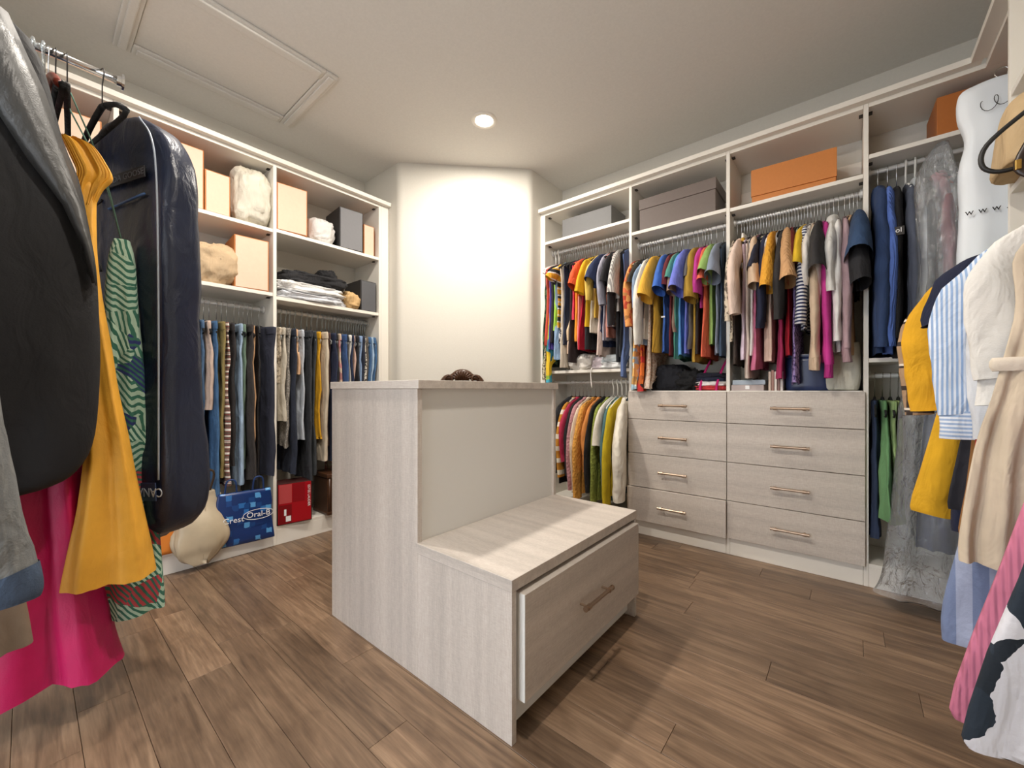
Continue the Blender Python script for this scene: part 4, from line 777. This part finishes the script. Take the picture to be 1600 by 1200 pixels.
# hot pink long dress
soft('maxi_dress', 'hot pink floor length chiffon dress on chrome rail', 'dress', (-1.86, .015, 0), R(75),
     [(1.86, 0, .03, .02), (1.72, 0, .05, .03), (1.5, 0, .06, .04), (1.0, 0, .09, .05), (.6, 0, .12, .06), (.3, 0, .155, .07), (.12, 0, .19, .07)], cloth(0xC4115C, 'plain', None, None, 1, .55), FLP, 62, fold=.03, nf=2.5, wr=.006)
# yellow dress with pleated strap
t_, bd = soft('maxi_dress', 'golden yellow chiffon dress with pleated one shoulder strap', 'dress', (-1.745, .165, 0), R(78),
     [(1.62, -.05, .02, .016), (1.5, -.055, .025, .025), (1.3, -.05, .03, .03), (1.0, -.022, .042, .035), (.8, -.005, .052, .04), (.55, 0, .085, .045), (.415, 0, .105, .05)], cloth(0xE2A432, 'plain', None, None, 1, .6), FLP, 63, fold=.016, nf=2, wr=.004)
pl = obj('pleated_strap', loft([(1.745, -.085, .022, .014), (1.73, -.065, .035, .022), (1.69, -.045, .04, .026), (1.65, -.032, .04, .026), (1.61, -.045, .03, .022), (1.55, -.055, .02, .018)], 20, 60, .006, 12, 4, .8, .003, True, 0), cloth(0xDFA02C, 'plain', None, None, 1, .6), t_, True)
# palm print dress
pd_, _b = soft('maxi_dress', 'green palm leaf print dress with dark hem on chrome rail', 'dress', (-1.865, .205, 0), R(72),
     [(1.5, 0, .02, .02), (1.42, 0, .035, .025), (1.2, 0, .045, .03), (.9, 0, .065, .035), (.6, 0, .085, .04), (.35, 0, .105, .045), (.25, 0, .11, .045)], cloth(0xA9C4AE, 'leaf', 0x356B58, 0x2A336A, .9), FLP, 64, fold=.018, nf=2)
def to_local(o, p):
    q = Vector(p) - Vector(o.location); a = -o.rotation_euler.z
    return Vector((q.x * math.cos(a) - q.y * math.sin(a), q.x * math.sin(a) + q.y * math.cos(a), q.z))
for dx in (-.05, .05): obj('strap', tube(smooth_path([to_local(pd_, (GX + dx, .09, GZ - .13)), to_local(pd_, (-1.89 + dx * .3, .16, 1.72)), to_local(pd_, (-1.865, .205, 1.49))]), .0022, 6), cloth(0x4E6E5E), pd_, True)
# navy garment bag
NAVY = cloth(0x161E33, 'plain', None, None, 1, .33)
gb = thing('garment_bag', 'shiny navy garment bag with printed straps at rail end', 'garment bag', (-2.02, .262, 0), R(24))
rows_ = [(1.985, -.02, .04, .03), (1.965, -.01, .10, .05), (1.90, 0, .19, .06), (1.80, 0, .235, .066), (1.6, 0, .25, .07), (1.2, 0, .255, .075), (.8, .01, .265, .08), (.62, .012, .26, .085), (.52, .005, .22, .07), (.475, -.01, .13, .04)]
obj('bag_body', loft(rows_, 40, 64, .004, 2, 66, .45, .010, True), NAVY, gb, True)
def side_strip(name, u0, u1, z0, z1, m, dv=-.083, zt=0):
    return obj(name, box(u0, u1, dv - .004, dv, z0, z1), m, gb, bevel=.002)
PIPE = plain('grey_piping', 0x9AA3AE, .4)
obj('piping', tube(smooth_path([(.10, -.055, 1.955), (.18, -.068, 1.86), (.212, -.073, 1.7), (.225, -.076, 1.3), (.232, -.08, .9), (.235, -.082, .7)]), .003, 6), PIPE, gb, True)
BAND = plain('black_strap', 0x15161A, .6)
b1 = obj('name_strap', box(-.12, .12, -.002, .002, -.02, .02), BAND, gb, loc=(.045, -.078, 1.735), rot=(0, R(-5), 0), bevel=.001)
lettering('CANADA GOOSE', .03, plain('dull_ink', 0x55585E, .6), b1, (0, -.003, 0), (R(90), 0, 0))
b2 = obj('name_strap', box(-.15, .15, -.002, .002, -.03, .03), plain('navy_strap', 0x2A3A5C, .45), gb, loc=(.09, -.093, .655), rot=(0, R(-3), 0), bevel=.001)
lettering('CANADA GOOSE', .042, plain('pale_ink', 0xAEB8C6, .6), b2, (.02, -.003, 0), (R(90), R(180), 0))
obj('zip_pocket', tube([(-.02, -.074, 1.64), (.16, -.076, 1.67)], .004, 6), plain('blue_zip', 0x3C5F92, .35), gb, True)
obj('hanging_loop', tube(smooth_path([(-.06, -.07, 1.68), (-.075, -.09, 1.63), (-.07, -.09, 1.5), (-.05, -.08, 1.42)]), .004, 6), BAND, gb, True)
hanger((GX, .165, GZ), R(10), 'B', 'thick black velvet hanger on the chrome rail', 'thick black hangers on the chrome rail')
hanger((GX, .085, GZ), R(-3), 'B', 'thick black velvet hanger on the chrome rail', 'thick black hangers on the chrome rail')
hanger((GX, .06, GZ), R(2), 'B', 'thick black velvet hanger on the chrome rail', 'thick black hangers on the chrome rail')
for yv in (.035, .012, -.02): hanger((GX, yv, GZ), R(rnd.uniform(-6, 6)), 'c', 'clear plastic hanger on the chrome rail', 'clear hangers on the chrome rail')
wh = thing('wooden_hanger', 'reddish wooden hanger between the black velvet hangers', 'hanger', (GX, .045, GZ), R(4))
obj('shoulder_bar', tube(smooth_path([(-.2, 0, -.19), (-.1, 0, -.125), (0, 0, -.1), (.1, 0, -.125), (.2, 0, -.19)]), .011, 8), plain('red_wood', 0x7A3020, .35), wh, True); obj('hook', ME_HOOK, None, wh)
# grey jacket sleeve and brown skirt at the lower left
t_, bd = soft('denim_jacket', 'grey denim jacket with stitched cuff on chrome rail', 'jacket', (-1.52, -.36, 0), R(85),
     [(1.7, 0, .05, .03), (1.6, 0, .2, .05), (1.2, 0, .22, .06), (.9, 0, .21, .06)], cloth(0x5E5F60, 'denim', 0x8A8A88), FLP, 70)
obj('sleeve', sleeve([(.2, -.02, 1.5), (.25, -.05, 1.1), (.29, -.07, .8), (.335, -.075, .56)], [.07, .065, .06, .055], .8, 18, 2), cloth(0x6A6C6C, 'denim', 0x94948F), t_, True)
obj('cuff', sleeve([(.328, -.075, .60), (.338, -.075, .555), (.34, -.075, .535)], [.058, .058, .054], .8, 18, 2), cloth(0x38465A, 'denim'), t_, True)
soft('ruffled_skirt', 'brown grey ruffled skirt below the denim jacket', 'skirt', (-1.60, -.25, 0), R(88),
     [(1.0, 0, .12, .03), (.8, 0, .17, .04), (.6, 0, .225, .05), (.45, 0, .25, .05), (.36, 0, .262, .05)], cloth(0x7A6A5A, 'plain', None, None, 1, .6), FLP, 71, fold=.02, nf=4)

# ------------------------------------------------------------------ near rail, right foreground
NX, NZ = .50, 1.63
FRG = 'clothes on the rail with the pleated dress'
HB = ('black hanger on the rail with the pleated dress', 'hangers on the rail with the pleated dress')
def near(y, kind, L, h, desc, pat=('plain',), rz=0, hang=True, **k):
    global GN
    GN += 1
    m = cloth(h, *pat)
    g = garment((NX, y, NZ), R(180 + rz), kind, L, m, GN, desc, FRG, **dict(dict(t=.02, fold=.01, steep=True, ns=48), **k))
    if hang: hanger((NX, y, NZ), R(180 + rz), 'N', *HB)
    return g
near(2.19, 't', .75, 0xC9C95E, 'lime yellow short sleeved top beside clear plastic bag', W=.22, so=.03, sl=.15, sr=.05)
near(2.13, 'l', .95, 0xA98A6B, 'tan and black checked coat next to yellow jacket', ('plaid', 0x3A2E28, 0xE2D6C6), W=.22, so=.075, sl=.52, sr=.055)
near(2.05, 'l', .78, 0xE2A81E, 'mustard yellow jacket with wide sleeve', W=.22, so=.045, sl=.5, sr=.075)
near(1.98, 'k', 1.05, 0xD9A41C, 'long mustard yellow tunic with pointed hem', W=.24, Wh=.335, fold=.022)
near(1.91, 't', 1.08, 0x1A203A, 'navy blue dress with short flared sleeve', W=.21, so=.0, sl=.2, sr=.07, Wh=.24, name='dress')
near(1.85, 'k', 1.0, 0x202028, 'black sleeveless dress behind brown coat', W=.2, Wh=.255)
near(1.79, 'l', 1.06, 0x8E6233, 'brown cotton coat with turned cuff', W=.2, so=.0, sl=.4, sr=.055, Wh=.25)
near(1.71, 'l', .8, 0xDCE4F0, 'blue and white striped shirt with buttoned cuff', ('vstripe', 0x8FA9CE, None, 1.4), W=.205, so=.05, sl=.50, sr=.05, cuff=cloth(0xE4E8F0, 'stripe', 0x9DB3D3, None, 1.6))
near(1.65, 'l', .82, 0xD6D8DC, 'white top with red printed hem', W=.17, so=.025, sl=.56, sr=.05, cuff=cloth(0xC5443C, 'speck', 0x8E2A26))
near(1.57, 'l', .7, 0xE2DFD9, 'white blouse with gathered balloon sleeve', W=.195, so=.012, sl=.40, sr=.06, cuff=cloth(0xE2DFD9))
bd_ = near(1.44, 'd', 1.04, 0xCDBDA6, 'beige pleated chiffon dress with waist tie', ('rib', None, None, .3), W=.25, Wh=.305, fold=.013, t=.022, nf=11, ns=120)
obj('waist_tie', loft([(-.525, 0, .244, .03), (-.54, 0, .25, .034), (-.555, 0, .244, .03)], 4, 40, 0, 1, 1, .75, .002), cloth(0xE2D6C4), bd_, True)
near(1.51, 's', 1.27, 0x9AA3BC, 'long lilac blue striped skirt below beige dress', ('vstripe', 0x707E9F, None, .25), W=.2, Wh=.30, top=.5, fold=.014, hang=False)
near(1.16, 'k', 1.27, 0xC4718C, 'rose pink ribbed knit dress', ('rib',), W=.18, Wh=.335, t=.03)
near(1.07, 'k', 1.25, 0xD3D2D8, 'navy white and teal colour block dress', ('block', 0x1F2A36, 0x3F7A6E, 1.25), W=.19, Wh=.335, t=.03)
# hanging bags in the corner
wg = thing('plastic_garment_bag', 'opaque white garment bag with black script print', 'garment bag', (.46, 2.44, 0), R(180))
obj('bag_body', loft([(2.215, -.02, .10, .03), (2.19, -.01, .125, .04), (2.10, 0, .12, .045), (2.0, -.012, .108, .045), (1.85, 0, .112, .05), (1.5, 0, .12, .05), (1.2, 0, .125, .05), (1.0, 0, .12, .045)], 30, 48, .006, 2, 80, .6, .012, True), plain('white_poly', 0xE4EAF0, .4), wg, True)
lettering('w w w .', .032, M_INK, wg, (.05, .062, 1.70), (R(90), 0, R(180)), 1.1)
obj('script_print', tube([(.06 - .0028 * i + .013 * math.sin(i * .5), .06, 2.1 + .024 * math.cos(i * .5) + .0008 * i) for i in range(34)], .0012, 4), M_INK, wg)
obj('hook', tube([(.0 + .018 * math.cos(a), 0, 2.245 + .018 * math.sin(a)) for a in [R(220 - i * 24) for i in range(11)]] + [(0, 0, 2.21)], .002, 6), M_CHROME, wg, True)
pb = thing('clear_garment_bag', 'clear crinkled plastic garment bag reaching the kickboard', 'garment bag', (.33, 2.56, 0), R(180))
obj('film', loft([(2.08, .02, .02, .02), (2.0, .03, .05, .03), (1.85, .02, .08, .04), (1.4, 0, .1, .05), (.9, .02, .13, .055), (.4, .03, .16, .06), (.12, .03, .19, .06), (.05, .03, .21, .05)], 40, 56, .012, 3, 82, .7, .016), M_FILM, pb, True)
soft('long_dress', 'dark blue long dress inside the clear plastic bag', 'dress', (.33, 2.56, 0), R(180), [(1.3, 0, .02, .015), (1.2, 0, .035, .02), (1.0, .01, .05, .025), (.6, .02, .07, .028), (.3, .02, .08, .03)], cloth(0x24386A), None, 83, fold=.016)
tb = thing('tan_handbag', 'tan suede handbag on the shelf above near rail', 'bag', (.455, 2.09, 1.7205))
obj('bag_body', loft([(.23, 0, .04, .07), (.2, 0, .06, .1), (.12, 0, .075, .12), (.02, 0, .08, .12), (.0, 0, .07, .11)], 14, 36, .004, 2, 84, .6, .012, True), cloth(0xC9AE86), tb, True)
bbg = thing('strap_bag', 'black rope handle with brown buckled strap and gold clasp', 'bag strap', (.40, 1.86, 1.80))
obj('rope_handle', tube(smooth_path([(.06, .02, .06), (-.0, .02, .02), (-.075, .02, -.05), (-.085, .02, -.11), (-.05, .02, -.14), (.02, .02, -.135), (.1, .02, -.13)]), .0065, 10), plain('black_rope', 0x1A1A1A, .5), bbg, True)
obj('leather_strap', tube(smooth_path([(.07, 0, .1), (.03, 0, -.02), (-.015, 0, -.13), (.0, 0, -.17), (.05, 0, -.19), (.12, 0, -.185)]), .012, 8, flat=(1, .35)), plain('dark_leather', 0x2E211A, .35), bbg, True)
obj('clasp', box(-.026, -.012, -.008, .01, -.155, -.125), plain('gold', 0xC9A45C, .25, 1), bbg, bevel=.003)

# small prints on single garments
def by_label(txt): return next(o for o in bpy.data.objects if str(o.get('label', '')).startswith(txt))
g = by_label('black sweater with small sleeve patch')
p_ = obj('sleeve_patch', box(.279, .281, -.02, .02, -.40, -.36), M_FIT, g, bevel=.001); lettering('ol', .03, M_WINK, p_, (.2815, 0, -.378), (R(90), 0, R(90)))
g = by_label('royal blue scrub tee'); obj('size_tag', box(.186, .188, -.012, .012, -.545, -.535), M_WINK, g)
g = by_label('red sports jersey'); lettering('7', .13, M_WINK, g, (.1, -.026, -.45), (R(90), 0, 0))
